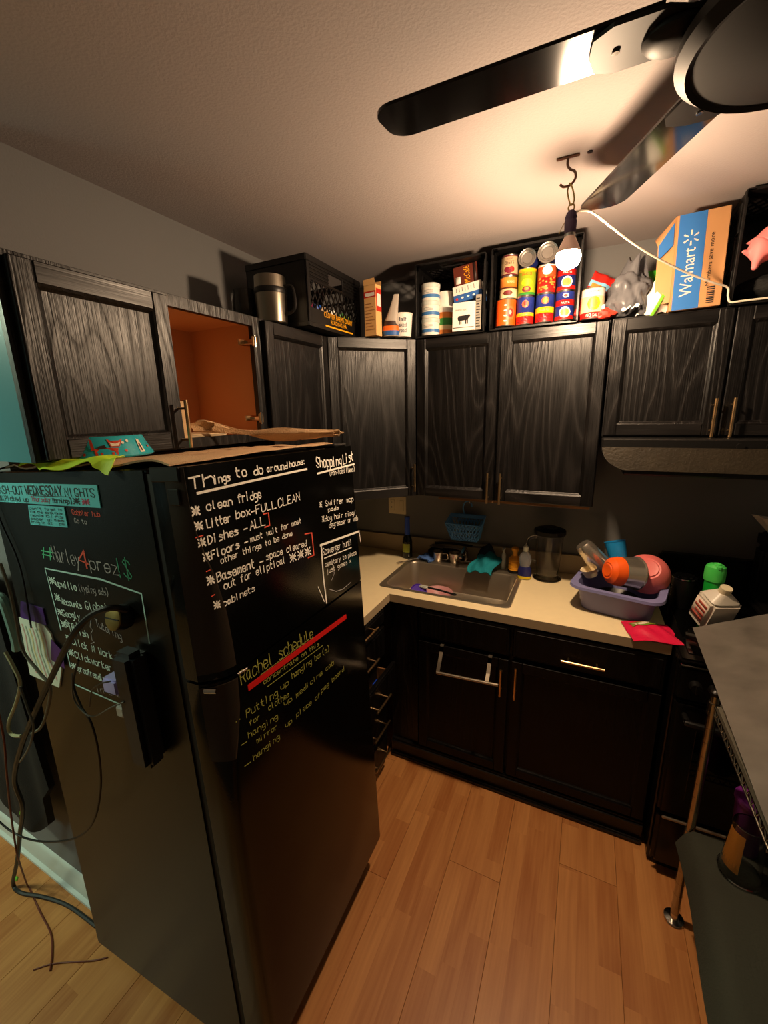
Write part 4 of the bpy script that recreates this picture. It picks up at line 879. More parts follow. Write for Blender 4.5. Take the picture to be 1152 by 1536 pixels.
m = MB(); m.box((-.09, -.09, 0), (.11, .14, .035), M_plast, .012, seg=2).box((-.09, .06, .035), (.11, .14, .26), M_plast, .01, seg=2).box((-.095, -.10, .255), (.115, .14, .335), M_plast, .02, seg=3); m.build('body', t)
MB().lathe([(.05, .037), (.068, .05), (.072, .10), (.060, .16), (.045, .20), (.050, .215)], (.01, -.02, 0), M_glassb, 28).build('carafe', t)
MB().tube([(-.045, -.06, .19), (-.085, -.09, .17), (-.08, -.09, .09), (-.045, -.06, .07)], .008, M_plast, 8).build('handle', t)
t = thing('filter_bowl', 'crumpled white dish with a dark opening on top of the coffee maker', 'dish', (2.115, -.235, 1.262))
def fb(u, v):
    a = u*2*PI; r = .045+.05*v+.006*math.sin(a*9)*v; return (r*math.cos(a)*1.15, r*math.sin(a), .065*v+.012*math.sin(a*2+1)*v)
MB().grid(fb, 60, 6, mat('white_paper_filter', (226, 220, 206), .7), .002).lathe([(.046, .0), (.04, -.001), (.001, 0)], (0, 0, .0), mat('white_paper_filter', (226, 220, 206), .7), 30).build('dish', t)

# ================================================================ DISHPAN
M_lavp = mat('lavender_pan', (122, 122, 168), .38)
t = thing('dishpan', 'ribbed lavender plastic dishpan holding dishes on the worktop', 'dishpan', (1.570, -.352, .9145), -.22)
m = MB(); rings = []; 
def rr2(w, h, r, z): return rrect(-w, -h, w, h, r, z, 6)
for k in range(9):
    z = .002+k*.0115; w_ = .128+.018*z/.11+(.0022 if k % 2 else 0); rings.append(rr2(w_, w_-.028, .05, z))
rings += [rr2(.148, .121, .055, .104), rr2(.170, .143, .06, .110), rr2(.172, .145, .06, .102), rr2(.174, .147, .06, .104), rr2(.172, .145, .06, .115), rr2(.146, .119, .055, .114), rr2(.140, .112, .05, .09), rr2(.124, .096, .048, .010)]
m.loft(rings, M_lavp); m.build('pan', t)
M_mir = mat('polished_steel', (222, 212, 196), .24, metal=.9)
def rotm(loc, axis_to, spin=0):
    q = Vector(axis_to).normalized().to_track_quat('Z', 'Y').to_matrix().to_4x4(); q.translation = Vector(loc); return q
# steel cup, tilted, top-left
t = thing('steel_cup', 'tall polished steel cup lying tilted at the back of the dishpan', 'cup', M=rotm((1.497, -.295, 1.075), (-.62, -.1, .72)))
MB().lathe([(.045, 0), (.046, .004), (.040, .085), (.036, .115), (.030, .125), (.001, .127)], (0, 0, 0), M_mir, 32).build('body', t)
MB().tube([(-.040, -.01, .03), (-.075, -.02, .035), (-.078, -.02, .085), (-.036, -.01, .095)], .006, M_mir, 8).build('handle', t)
t = thing('mixing_bowl', 'orange-bottomed steel mixing bowl turned on its side in the dishpan', 'bowl', M=rotm((1.568, -.405, 1.098), (-.86, -.48, .16)))
M_ora = mat('orange_silicone', (238, 92, 16), .5)
MB().lathe([(.068, -.066), (.070, -.062), (.066, -.060), (.060, .010)], (0, 0, 0), M_mir, 36, cap1=False).build('shell', t)
MB().lathe([(.060, .008), (.060, .020), (.052, .048), (.034, .062), (.028, .060), (.024, .064), (.016, .062), (.001, .063)], (0, 0, 0), M_ora, 36, cap0=False).build('base', t)
t = thing('mixing_bowl', 'pink plastic bowl leaning face-down at the right of the dishpan', 'bowl', M=rotm((1.668, -.330, 1.085), (-.05, -.75, .62)))
M_pk = mat('coral_pink_plastic', (226, 112, 108), .45)
MB().lathe([(.085, -.030), (.087, -.027), (.083, -.010), (.068, .022), (.044, .042), (.038, .041), (.034, .046), (.024, .044), (.001, .045)], (0, 0, 0), M_pk, 40).build('bowl', t)
t = thing('plastic_cup', 'bright blue plastic cup standing behind the steel bowl in the dishpan', 'cup', M=rotm((1.575, -.255, 1.060), (-.25, .2, .95)))
MB().lathe([(.030, 0), (.032, .004), (.042, .120), (.044, .122), (.041, .121), (.031, .01), (.001, .008)], (0, 0, 0), mat('cyan_blue_plastic', (20, 132, 196), .4), 30).build('cup', t)
t = thing('measuring_cup', 'cream measuring scoop beneath the steel cup in the dishpan', 'scoop', M=rotm((1.462, -.325, 1.035), (-.35, -.1, .93)))
MB().lathe([(.026, 0), (.034, .035), (.036, .036), (.032, .034), (.024, .004), (.001, .003)], (0, 0, 0), M_alm, 24).build('cup', t)
t = thing('plate', 'dark dish wedged under the bowls inside the dishpan', 'plate', (1.565, -.35, .935), .1)
MB().lathe([(.055, 0), (.075, .012), (.090, .030), (.088, .032), (.072, .016), (.001, .006)], (0, 0, 0), M_plast, 32).build('dish', t)
# red wrapper
t = thing('candy_wrapper', 'crumpled red and pink candy bag on the worktop corner', 'wrapper', (1.672, -.548, .918), .30)
M_rw = mat('red_foil', (214, 26, 70), .35, bump=.3, bscale=50)
def wr(u, v): return (-.082+.164*u+.012*(v-.5), -.075+.15*v+.01*math.sin(u*5), .0+.022*math.sin(PI*u)*math.sin(PI*v)+.004*math.sin(u*14+v*9)*math.sin(PI*v)+.005)
MB().grid(wr, 22, 16, M_rw, .003).build('bag', t)
m = MB(); m.keep = 1; up = lambda u, v: (u, v, wr((u+.082)/.164, (v+.075)/.15)[2]+.003)
m.grid(lambda a, b: up(-.060+.105*a, .008+.042*b+.008*math.sin(a*3)), 10, 4, mat('lime_print', (120, 140, 40), .5))
strokes(m, 'gummies', -.052, .022, .036, .030, .024, .0045, M_cream, lambda u, v: (u, v, up(u, v)[2]+.0015)); m.build('print', t)

# ================================================================ BEHIND AND IN THE SINK
t = thing('sauce_bottle', 'dark glass bottle with a blue neck wrap near the corner', 'bottle', (.492, -.105, .9145))
M_dg = mat('dark_green_glass', (16, 20, 14), .1)
MB().lathe([(.027, 0), (.029, .004), (.029, .10), (.024, .125), (.015, .145)], (0, 0, 0), M_dg, 24).build('glass', t)
MB().lathe([(.016, .143), (.0155, .20), (.014, .235), (.016, .236), (.016, .250), (.001, .251)], (0, 0, 0), mat('blue_foil', (40, 80, 190), .4), 24).build('neck_wrap', t)
m = MB(); m.grid(lambda u, v: (.0295*math.cos(-2.5+u*1.8), .0295*math.sin(-2.5+u*1.8), .04+.05*v), 10, 2, mat('lime_label', (166, 176, 60), .5), .0005).build('label', t)
M_dk = mat('charcoal_plastic', (20, 20, 22), .45)
t = thing('dish_tray', 'black low dish tray with rim behind the sink', 'tray', (.735, -.062, .9195))
m = MB(); m.box((-.12, -.03, 0), (.075, .035, .010), M_dk, .004)
for a, b in (((-.12, -.03, .01), (-.114, .035, .055)), ((.069, -.03, .01), (.075, .035, .055)), ((-.114, .029, .01), (.069, .035, .06)), ((-.114, -.03, .01), (.069, -.024, .04))): m.box(a, b, M_dk, .002)
m.build('tray', t)
M_gy = mat('grey_plastic', (110, 104, 100), .4)
t = thing('spatula', 'grey spatula lying across the black dish tray', 'spatula', (.70, -.05, .987), -.12)
MB().box((-.085, -.022, -.004), (.0, .022, .002), M_gy, .003).build('blade', t); MB().tube([(0, 0, 0), (.06, -.005, .008), (.14, -.015, .003)], .006, M_gy).build('handle', t)
t = thing('spatula', 'long black-handled utensil lying behind the grey spatula', 'utensil', (.74, -.032, 1.002), .05)
MB().tube([(-.10, 0, 0), (0, 0, .008), (.12, 0, .002)], .007, M_dk).build('handle', t); MB().box((.12, -.016, -.001), (.175, .016, .004), M_gy, .002).build('head', t)
for x, y, r, lb in ((.680, -.175, .030, 'shiny small steel cup behind the sink left of its twin'), (.775, -.165, .034, 'larger shiny steel strainer cup behind the sink, nearer the teal cloth')):
    t = thing('steel_cup', lb, 'cup', (x, y+.075, .9197))
    m = MB(); m.lathe([(r*.75, 0), (r*.8, .003), (r, .055), (r+.002, .056), (r-.002, .054), (r*.75, .006), (.001, .005)], (0, 0, 0), M_mir, 28); m.build('cup', t)
    MB().tube([(r, -.004, .045), (r+.028, -.012, .05), (r+.03, -.012, .02), (r-.002, -.006, .012)], .003, M_mir, 8).build('handle', t)
def sponge(u, v): 
    return (.565+.085*u+.02*v, -.135+.075*v-.02*u, .925+.030*math.sin(PI*min(1, .15+u*.85))*(.5+.5*math.sin(PI*v))+.004*math.sin(u*9+v*7))
cloth(sponge, 'dish_cloth', 'folded slate blue dish cloth at the back left of the sink', 'cloth', mat('slate_blue_cloth', (80, 120, 190), .85, bump=.5, bscale=200), 16, 12, .010)
t = thing('fork', 'steel fork lying on the sink rim left of the blue cloth', 'fork', (.535, -.170, .9215), .9)
m = MB(); m.tube([(-.04, 0, .001), (.02, 0, .006), (.06, 0, .004)], .003, M_mir, 6)
for k in (-1, 0, 1): m.tube([(-.04, 0, .001), (-.055, k*.007, .003), (-.085, k*.008, .001)], .0016, M_mir, 5)
m.build('fork', t)
def navy(u, v):
    return (.90+.10*u, -.04-.10*v+.01*math.sin(u*7), .925+.105*math.sin(PI*(.1+.8*u))*(1-.65*v)+.010*math.sin(u*12+v*8))
cloth(navy, 'dish_cloth', 'dark navy cloth heaped behind the teal cloth', 'cloth', mat('navy_cloth', (26, 32, 52), .9, bump=.5, bscale=200), 18, 14, .006)
def teal(u, v):
    x = .905+.125*u-.02*v+.012*math.sin(v*6); y = -.085-.135*v; z = .938+.060*math.cos(v*1.3)*math.sin(PI*(.15+.7*u))-.022*v*v+.006*math.sin(u*14+v*3)
    return (x, y, z)
cloth(teal, 'dish_cloth', 'bright teal cloth draped over the back rim of the sink', 'cloth', mat('teal_cloth', (10, 128, 140), .85, bump=.5, bscale=220), 20, 18, .005)
t = thing('soap_pump', 'slim white soap pump between the teal cloth and orange bottle', 'soap pump', (1.043, -.075, .9145))
MB().lathe([(.013, 0), (.014, .004), (.013, .08), (.006, .095), (.006, .11)], (0, 0, 0), M_bone, 18).build('bottle', t); MB().cyl((0, 0, .11), (0, 0, .118), .009, M_bone).cyl((0, 0, .114), (0, -.028, .112), .004, M_bone).build('pump', t)
t = thing('brush', 'amber ribbed scrub brush standing bristle-down by the sink', 'brush', (1.105, -.105, .9145))
M_amb = mat('amber_plastic', (252, 172, 40), .35)
MB().lathe([(.033, 0), (.034, .006), (.034, .016)], (0, 0, 0), M_plast, 24).build('base', t)
m = MB(); prof = []
for k in range(6): prof += [(.030, .016+k*.0105), (.0325, .0195+k*.0105), (.030, .0235+k*.0105)]
prof += [(.024, .083), (.013, .095), (.012, .110), (.019, .126), (.019, .134), (.012, .141), (.001, .142)]
m.lathe(prof, (0, 0, 0), M_amb, 26).build('handle', t)
t = thing('detergent_bottle', 'clear and blue dish soap bottle with yellow label tip', 'bottle', (1.165, -.175, .9145))
m = MB(); m.loft([[(a*x, b*y, z) for x, y in [(math.cos(2*PI*j/24), math.sin(2*PI*j/24)) for j in range(24)]] for a, b, z in ((.030, .019, 0), (.032, .021, .004), (.031, .020, .05), (.024, .017, .07), (.030, .019, .10), (.026, .016, .13), (.011, .011, .150))], mat('clear_soap_bottle', (180, 184, 190), .15, trans=.7)); m.build('body', t)
m = MB(); m.loft([[(a*math.cos(2*PI*j/24), b*math.sin(2*PI*j/24), z) for j in range(24)] for a, b, z in ((.0325, .0215, .018), (.0325, .0215, .05), (.0255, .0185, .068))], mat('deep_blue_label', (30, 34, 96), .4), False, False).build('label', t)
MB().loft([[(a*math.cos(2*PI*j/24), b*math.sin(2*PI*j/24), z) for j in range(24)] for a, b, z in ((.0327, .0217, .004), (.0327, .0217, .018))], mat('yellow_label', (222, 196, 30), .4), False, False).build('label', t)
MB().lathe([(.012, .148), (.013, .150), (.013, .170), (.006, .178), (.001, .178)], (0, 0, 0), M_bone, 16).build('cap', t)
t = thing('blender_jar', 'clear blender jar with a wide black lid behind the soap bottle', 'jar', (1.268, -.120, .9145))
MB().lathe([(.068, 0), (.070, .004), (.066, .012), (.050, .020), (.050, .024), (.058, .07), (.066, .23), (.067, .236), (.064, .234), (.055, .07), (.047, .026), (.001, .024)], (0, 0, 0), M_glass, 36).build('jar', t)
MB().lathe([(.070, .232), (.074, .236), (.074, .256), (.060, .262), (.030, .263), (.030, .272), (.001, .273)], (0, 0, 0), M_dk, 32).build('lid', t)
MB().tube([(-.055, -.01, .215), (-.095, -.02, .20), (-.098, -.02, .11), (-.055, -.01, .08)], .007, M_glass, 8).build('handle', t)
# things in the basin
t = thing('plastic_bowl', 'dusty pink plastic bowl lying in the sink', 'bowl', (.735, -.265, .758))
MB().lathe([(.045, 0), (.048, .003), (.078, .045), (.081, .046), (.076, .044), (.045, .006), (.001, .005)], (0, 0, 0), mat('dusty_pink_plastic', (206, 148, 150), .4), 40).build('bowl', t)
t = thing('scrubber', 'purple round scrubber leaning left of the pink bowl in the sink', 'scrubber', M=rotm((.636, -.300, .800), (.35, -.45, .8)))
MB().lathe([(.044, 0), (.046, .003), (.044, .012), (.040, .013), (.038, .009), (.001, .009)], (0, 0, 0), mat('violet_plastic', (74, 34, 170), .4), 32).build('disc', t)
t = thing('dish_brush', 'black-handled dish brush with a white head across the pink bowl', 'brush', (.705, -.285, .826), -.12)
MB().tube([(-.02, 0, 0), (.05, 0, .0), (.125, .006, -.008)], .0055, M_dk, 8).ball((.128, .006, -.008), (.016, .010, .006), M_dk, 12).build('handle', t); MB().box((-.072, -.011, -.008), (-.018, .011, .006), M_bone, .005, seg=2).build('head', t)
# hanging basket
t = thing('hanging_basket', 'small blue plastic lattice basket hanging from a hook under the cabinet', 'basket', (.832, -.035, 0))
M_bsk = mat('steel_blue_plastic', (84, 150, 214), .4)
m = MB(); z0, z1 = 1.062, 1.190; wt_, wb = .098, .072; dt, db = .085, .060
def side(p00, p10, p01, p11, nu, nv):
    g = MB(); L2 = lambda u, v: Vector(p00).lerp(Vector(p10), u).lerp(Vector(p01).lerp(Vector(p11), u), v)
    for k in range(nu+1): g.cyl(L2(k/nu, 0), L2(min(1, max(0, k/nu)), 1), .0016, M_bsk, seg=4, cap=False)
    for k in range(nu*1):
        g.cyl(L2(k/nu, 0), L2(min(1, (k+3)/nu), min(1, (nu-k)/3)), .0021, M_bsk, seg=4, cap=False); g.cyl(L2((k+1)/nu, 0), L2(max(0, (k-2)/nu), min(1, (k+1)/3)), .0021, M_bsk, seg=4, cap=False)
    for k in range(nv+1): g.cyl(L2(0, k/nv), L2(1, k/nv), .0016 if 0 < k < nv else .003, M_bsk, seg=4, cap=False)
    return g
A = [(-wb, -db-.02, z0), (wb, -db-.02, z0), (wb, 0, z0), (-wb, 0, z0)]; B2 = [(-wt_, -dt-.03, z1-.03), (wt_, -dt-.03, z1-.03), (wt_, .0, z1), (-wt_, .0, z1)]
for i, j in ((0, 1), (1, 2), (3, 0), (2, 3)): side(A[i], A[j], B2[i], B2[j], 10, 4).build('lattice_wall', t)
m.box((-wb, -db-.02, z0-.003), (wb, 0, z0), M_bsk)
m.box((-wt_, -.004, z1-.02), (wt_, .002, z1+.002), M_bsk, .002); m.build('rim', t)
MB().tube([(-.02, 0, z1), (-.03, 0, z1+.04), (-.012, 0, z1+.075), (.014, 0, z1+.066), (.02, 0, z1+.045)], .004, M_bsk, 8).build('hook', t)
tag(MB().tube([(.842, -.0005, 1.262), (.842, -.03, 1.262), (.842, -.045, 1.258), (.842, -.046, 1.272)], .003, M_chrome, 8).build('wall_hook'), 'small metal hook holding the blue basket on the wall', 'hook')
tag(MB().ball((.77, -.066, 1.09), (.012, .012, .016), M_bone, 10).ball((.80, -.066, 1.085), (.014, .012, .012), M_bone, 10).ball((.845, -.062, 1.088), (.016, .012, .014), M_bone, 10).box((.76, -.075, 1.068), (.87, -.04, 1.076), M_bone, .003).build('sponge_holder'), 'white scrubber inside the blue hanging basket', 'scrubber')
# ================================================================ ON TOP OF THE WALL CABINETS
TZ = T+.0015
M_crate = mat('black_crate_plastic', (13, 12, 12), .42)
def crate_wall(w_, h_, latt=True, hole=True, thick=.006):
    """one crate wall in x 0..w, z 0..h, y 0..thick"""
    g = MB(); t_ = thick
    def rim(a, b): g.box(a, b, M_crate, .0012)
    rim((0, -.003, h_-.022), (w_, t_, h_)); rim((0, -.003, 0), (w_, t_, .016)); rim((0, 0, 0), (.024, t_, h_)); rim((w_-.024, 0, 0), (w_, t_, h_))
    if not latt:
        g.box((.02, .001, .01), (w_-.02, t_-.001, h_-.01), M_crate); return g
    za, zb = (.070, h_-.075) if hole else (.03, h_-.03)
    if hole:
        rim((.02, 0, .012), (w_-.02, t_, .070)); rim((.02, 0, h_-.075), (w_*.5-.055, t_, h_-.02)); rim((w_*.5+.055, 0, h_-.075), (w_-.02, t_, h_-.02))
        rim((w_*.5-.055, 0, h_-.032), (w_*.5+.055, t_, h_-.02)); rim((.02, 0, zb-.010), (w_-.02, t_, zb))
        for k in range(4): rim((.024, -.003, h_-.070+k*.012), (w_*.5-.055, .0, h_-.066+k*.012)); rim((w_*.5+.055, -.003, h_-.070+k*.012), (w_-.024, 0, h_-.066+k*.012))
    n = max(4, int(w_/.036)); H_ = zb-za; W_ = w_-.04
    for k in range(-3, n+1):
        for s in (1, -1):
            x0 = .02+W_*k/n; x1 = x0+H_*.62
            a, b = (x0, za), (x1, zb)
            if s < 0: a, b = (x0, zb), (x1, za)
            # clip to the wall
            lo, hi = .02, w_-.02; f = (b[1]-a[1])/(b[0]-a[0])
            if b[0] < lo or a[0] > hi: continue
            if a[0] < lo: a = (lo, a[1]+f*(lo-a[0]))
            if b[0] > hi: b = (hi, b[1]+f*(hi-b[0]))
            d = Vector((b[0]-a[0], 0, b[1]-a[1]));
            if d.length < .004: continue
            q = Matrix.Translation((a[0], .003, a[1])) @ Matrix.Rotation(-math.atan2(d.z, d.x), 4, 'Y')
            g.box((0, -.002, -.0022), (d.length, .0025, .0022), M_crate, M=q)
    return g
def crate(label, loc, lx, ly, lz, rz=0, front=True, group=None, M=None, lat=(1, 1, 1, 1)):
    """five-sided crate, open at the top; M may lay it on its side"""
    t = thing('milk_crate', label, 'crate', loc, rz, group, M)
    for k, (w_, mt_, la) in enumerate(((lx, Matrix(), lat[0]), (lx, Matrix.Translation((lx, ly, 0)) @ Matrix.Rotation(PI, 4, 'Z'), lat[1]), (ly, Matrix.Translation((0, ly, 0)) @ Matrix.Rotation(-PI/2, 4, 'Z'), lat[2]), (ly, Matrix.Translation((lx, 0, 0)) @ Matrix.Rotation(PI/2, 4, 'Z'), lat[3]))):
        o = crate_wall(w_, lz, la).build('side_wall', t); o.matrix_local = mt_
    m = MB(); m.box((.002, .002, 0), (lx-.002, ly-.002, .008), M_crate); m.build('crate_base', t)
    return t
M_yel = mat('yellow_print', (240, 170, 20), .5)
c = crate('black milk crate with yellow dairy lettering on the corner cabinets', (.112, -.842, TZ), .290, .415, .250, 0, lat=(0, 1, 1, 1))
m = MB(); m.keep = 1
m.text('CLOVER FARMS DAIRY', M_yel, lambda x, y: (.2936, .215+x, .048+y), w=.225, h=.021); m.text('READING, PA.', M_yel, lambda x, y: (.2936, .215+x, .026+y), w=.13, h=.018)
m.add([(.2936, .11, .014), (.2936, .33, .014), (.2936, .33, .020), (.2936, .11, .020)], [(0, 1, 2, 3)], M_yel); m.build('lettering', c)
lids = [((200, 40, 60), 'rose red'), ((30, 90, 190), 'bright blue'), ((230, 200, 160), 'cream'), ((220, 220, 214), 'white'), ((60, 130, 60), 'leaf green'), ((150, 170, 60), 'olive')]
for k, (cc, nm) in enumerate(lids):
    t = thing('jar', 'small jar with %s %s lid inside the black dairy crate' % ('an' if nm[0] in 'aeiou' else 'a', nm), 'jar', (.345, -.775+k*.060, TZ+.010), group='jars in the dairy crate')
    MB().cyl((0, 0, 0), (0, 0, .075), .024, M_gy if k % 2 else mat('brown_jar', (60, 40, 30), .3), seg=18).build('body', t); MB().lathe([(.026, .075), (.026, .090), (.022, .093), (.001, .093)], (0, 0, 0), mat('lid_'+nm.replace(' ', '_'), cc, .4), 20).build('lid', t)
# steel jug in front of the crate
t = thing('steel_carafe', 'brushed steel cylinder mug with a black band in front of the dairy crate', 'mug', (.297, -.925, TZ))
M_stl = mat('dull_steel', (150, 144, 130), .28, metal=1)
MB().lathe([(.052, .0), (.055, .004), (.058, .095), (.058, .100)], (0, 0, 0), M_stl, 32, cap1=False).lathe([(.0585, .100), (.060, .104), (.060, .116), (.0585, .120)], (0, 0, 0), M_plast, 32, cap0=False, cap1=False).lathe([(.058, .120), (.056, .160), (.054, .161), (.053, .12), (.050, .008), (.001, .006)], (0, 0, 0), M_stl, 32, cap0=False).build('body', t)
MB().tube([(.055, .01, .125), (.085, .02, .12), (.09, .02, .05), (.056, .01, .03)], .006, M_plast, 8).build('handle', t)
t = thing('glass_jar', 'dark clear jar standing left of the steel mug', 'jar', (.165, -.915, TZ))
MB().lathe([(.048, 0), (.05, .004), (.05, .10), (.044, .118), (.044, .135), (.041, .134), (.045, .10), (.045, .008), (.001, .006)], (0, 0, 0), mat('smoked_glass', (90, 86, 80), .08, trans=.85), 28).build('jar', t)
# cereal box
def carton(name, label, cat, loc, rz, sx, sy, sz, m_, edge=None, group=None, M=None):
    t = thing(name, label, cat, loc, rz, group, M)
    MB().box((-sx/2, -sy/2, 0), (sx/2, sy/2, sz), m_, .0012).build('carton', t); return t
M_cereal = mat('cream_carton', (224, 176, 112), .6); M_redp = mat('red_print', (186, 40, 24), .5); M_wprint = mat('white_print', (232, 228, 218), .5); M_bprint = mat('blue_print', (44, 92, 160), .5)
t = carton('cereal_box', 'open cream and red cereal carton beside the dairy crate', 'carton', (.500, -.492, TZ), -.12, .062, .045, .205, M_cereal)
m = MB(); m.box((-.031, -.0232, .155), (.031, -.0226, .180), M_redp).box((-.024, -.0236, .160), (.024, -.0232, .174), M_wprint)
m.box((.0311, -.020, .10), (.0318, .020, .19), M_redp).box((.0318, -.014, .12), (.0322, .014, .17), M_wprint)
for k in range(9): m.box((-.024, -.0234, .024+k*.013), (.024-.008*(k % 3), -.0228, .028+k*.013), mat('tan_print', (170, 120, 70), .6))
for k, (a, b) in enumerate((((-.031, -.0225), (.031, -.0225)), ((.031, .0225), (-.031, .0225)))):
    m.add([(a[0], a[1], .205), (b[0], b[1], .205), (b[0]*.9, b[1]*1.25, .228), (a[0]*.9, a[1]*1.25, .226)], [(0, 1, 2, 3)], M_cereal)
m.build('print', t)
t = thing('snack_pouch', 'narrow white and orange snack pouch with a peaked top', 'pouch', (.567, -.452, TZ), .35)
m = MB(); m.loft([[(a*math.cos(2*PI*j/16)+max(0, z-.05)*.22, b*math.sin(2*PI*j/16), z) for j in range(16)] for a, b, z in ((.034, .020, 0), (.036, .022, .02), (.031, .018, .06), (.020, .008, .11), (.014, .002, .15), (.011, .001, .172))], mat('silver_pouch', (176, 166, 154), .4)); m.build('pouch', t)
m = MB(); m.loft([[(a*math.cos(2*PI*j/16), b*math.sin(2*PI*j/16), z) for j in range(16)] for a, b, z in ((.0372, .0232, .022), (.0345, .0212, .042))], mat('orange_print', (230, 110, 30), .5), False, False).loft([[(a*math.cos(2*PI*j/16), b*math.sin(2*PI*j/16), z) for j in range(16)] for a, b, z in ((.0352, .0212, .003), (.0372, .0232, .022))], M_bprint, False, False).loft([[(a*math.cos(2*PI*j/16), b*math.sin(2*PI*j/16), z) for j in range(16)] for a, b, z in ((.0345, .0212, .042), (.0312, .019, .062))], M_dkb, False, False)
m.build('print', t)
t = thing('paper_cup', 'white tub with dark blue script lettering left of the first cubby', 'tub', (.602, -.398, TZ))
MB().lathe([(.036, 0), (.037, .003), (.043, .092), (.045, .093), (.045, .097), (.042, .097), (.036, .006), (.001, .005)], (0, 0, 0), M_wprint, 32).build('tub', t)
m = MB(); m.keep = 1; wrapf = lambda r, a0: (lambda x, y: (r(y)*math.cos(a0+x/.04), r(y)*math.sin(a0+x/.04), y))
rr_ = lambda y: .0369+.0066*y/.09+.0006
for k, s in enumerate(('Half', 'Baked', 'Bread')): m.text(s, mat('navy_print', (20, 26, 60), .5), lambda x, y, k=k: wrapf(rr_, -1.3)(x, y+.062-k*.023), w=.044, h=.017)
m.build('lettering', t)

# two black crates lying on their sides as cubbies (opening towards the room)
def side_crate(label, x0, x1, z1, depth=.30, yf=-.355):
    lx, lz = x1-x0, z1-TZ
    # local: x along width, y -> up, z -> towards the room
    M = Matrix(((1, 0, 0, x0), (0, 0, -1, yf+depth), (0, 1, 0, TZ), (0, 0, 0, 1)))
    return crate(label, None, lx, lz, depth, M=M, lat=(1, 1, 1, 1))
side_crate('black crate lying on its side holding white tubs and coffee boxes', .647, .957, 2.386)
side_crate('black crate lying on its side holding stacked food cans', .984, 1.322, 2.392)

M_tin = mat('tin', (170, 168, 162), .28, metal=1)
PR = {'o': (236, 84, 16), 'br': (96, 44, 26), 'cr': (230, 206, 160), 'rd': (196, 26, 20), 'bl': (30, 44, 120), 'ye': (246, 196, 24), 'ygr': (168, 196, 40), 'gr': (50, 130, 50), 'w': (236, 230, 220), 'be': (112, 22, 40), 'or2': (228, 100, 50), 'na': (24, 28, 66), 'org': (222, 130, 50), 'tan': (214, 150, 70)}
PM = {k: mat('print_'+k, v, .42) for k, v in PR.items()}
def can(label, x, y, z, r, h, bands, marks=(), lying=None, group='food cans in the crate', name='can'):
    """bands: (z0, z1, colour); marks: ('t', text, z, h, w, colour, angle) / ('e', z, rx, rz, colour, angle) on the label"""
    M = Matrix.Translation((x, y, z))
    if lying: M = M @ lying
    t = thing(name, label, 'can', group=group, M=M)
    MB().lathe([(r-.003, .0015), (r, 0), (r+.0006, .002), (r-.0006, .004), (r-.0006, h-.004), (r+.0006, h-.002), (r, h), (r-.003, h-.001), (r-.004, h-.004), (r*.82, h-.004), (r*.78, h-.0028), (r*.6, h-.0045), (r*.56, h-.003), (.001, h-.0038)], (0, 0, 0), M_tin, 28).build('tin', t)
    m = MB(); e = .004; zs = [e]+[b[1]*h for b in bands]; zs[-1] = h-e
    prof = []; ms = []
    for k, b in enumerate(bands): prof += [(r, zs[k]), (r, zs[k+1])]; ms += [PM[b[2]], PM[b[2]]]
    m.lathe(prof, (0, 0, 0), PM['w'], 28, ms=ms[:-1], cap0=False, cap1=False)
    for q in marks:
        if q[0] == 't':
            _, s, zz, hh, ww, cc, a0 = q
            m.text(s, PM[cc], lambda X, Y: ((r+.0005)*math.cos(a0+X/r), (r+.0005)*math.sin(a0+X/r), zz+Y), w=ww, h=hh)
        else:
            _, zz, rx, rz_, cc, a0, lift = q
            pts = [(rx*math.cos(k*PI/8), rz_*math.sin(k*PI/8)) for k in range(16)]
            # fan of narrow strips so the mark follows the curve
            for k in range(8):
                xa, xb = -rx+2*rx*k/8, -rx+2*rx*(k+1)/8
                ha, hb = rz_*math.sqrt(max(0, 1-(xa/rx)**2)), rz_*math.sqrt(max(0, 1-(xb/rx)**2))
                f = lambda X, Y: ((r+lift)*math.cos(a0+X/r), (r+lift)*math.sin(a0+X/r), zz+Y)
                m.add([f(xa, -ha), f(xb, -hb), f(xb, hb), f(xa, ha)], [(0, 1, 2, 3)] if ha > 1e-6 and hb > 1e-6 else ([(0, 1, 2)] if hb > 1e-6 else [(0, 1, 3)]), PM[cc])
    m.keep = 1; m.build('label', t); return t
D0 = -PI/2+.12
YC = -.315; Z0 = TZ+.0095
def beans(r0, z0, z1, cc, a0=D0, n=16, sz=.0035, sp=.03):
    random.seed(int(z0*1e4)+len(cc)); return [('e', random.uniform(z0, z1), sz, sz*.75, cc, a0+random.uniform(-sp, sp)/r0, .0008) for _ in range(n)]
# column 1
can('large orange can at the bottom left of the crate', 1.043, YC-.006, Z0, .040, .106, [(0, 1, 'o')], [('e', .05, .022, .026, 'or2', D0+.5, .0004), ('e', .05, .014, .017, 'rd', D0+.5, .0007), ('e', .052, .006, .008, 'cr', D0+.5, .0010)]+[('e', .02+.02*k, .007, .003, 'w', D0, .0006) for k in range(4)])
can('brown and cream bean can above the large orange can', 1.048, YC, Z0+.1065, .0345, .085, [(0, .45, 'cr'), (0, .52, 'br'), (0, 1, 'org')], [('e', .022, .020, .010, 'br', D0, .0005), ('e', .024, .010, .005, 'be', D0, .0008), ('t', 'BEANS', .058, .010, .030, 'cr', D0+.3)])
can('beet can with a dark red beet picture at the top left', 1.050, YC, Z0+.192, .0335, .080, [(0, .1, 'be'), (0, .9, 'cr'), (0, 1, 'be')], [('t', 'SLICED', .060, .005, .024, 'be', D0), ('t', 'BEETS', .043, .012, .036, 'br', D0), ('e', .024, .012, .010, 'be', D0-.28, .0006), ('e', .024, .012, .011, 'rd', D0+.28, .0005), ('e', .018, .012, .008, 'be', D0, .0008)])
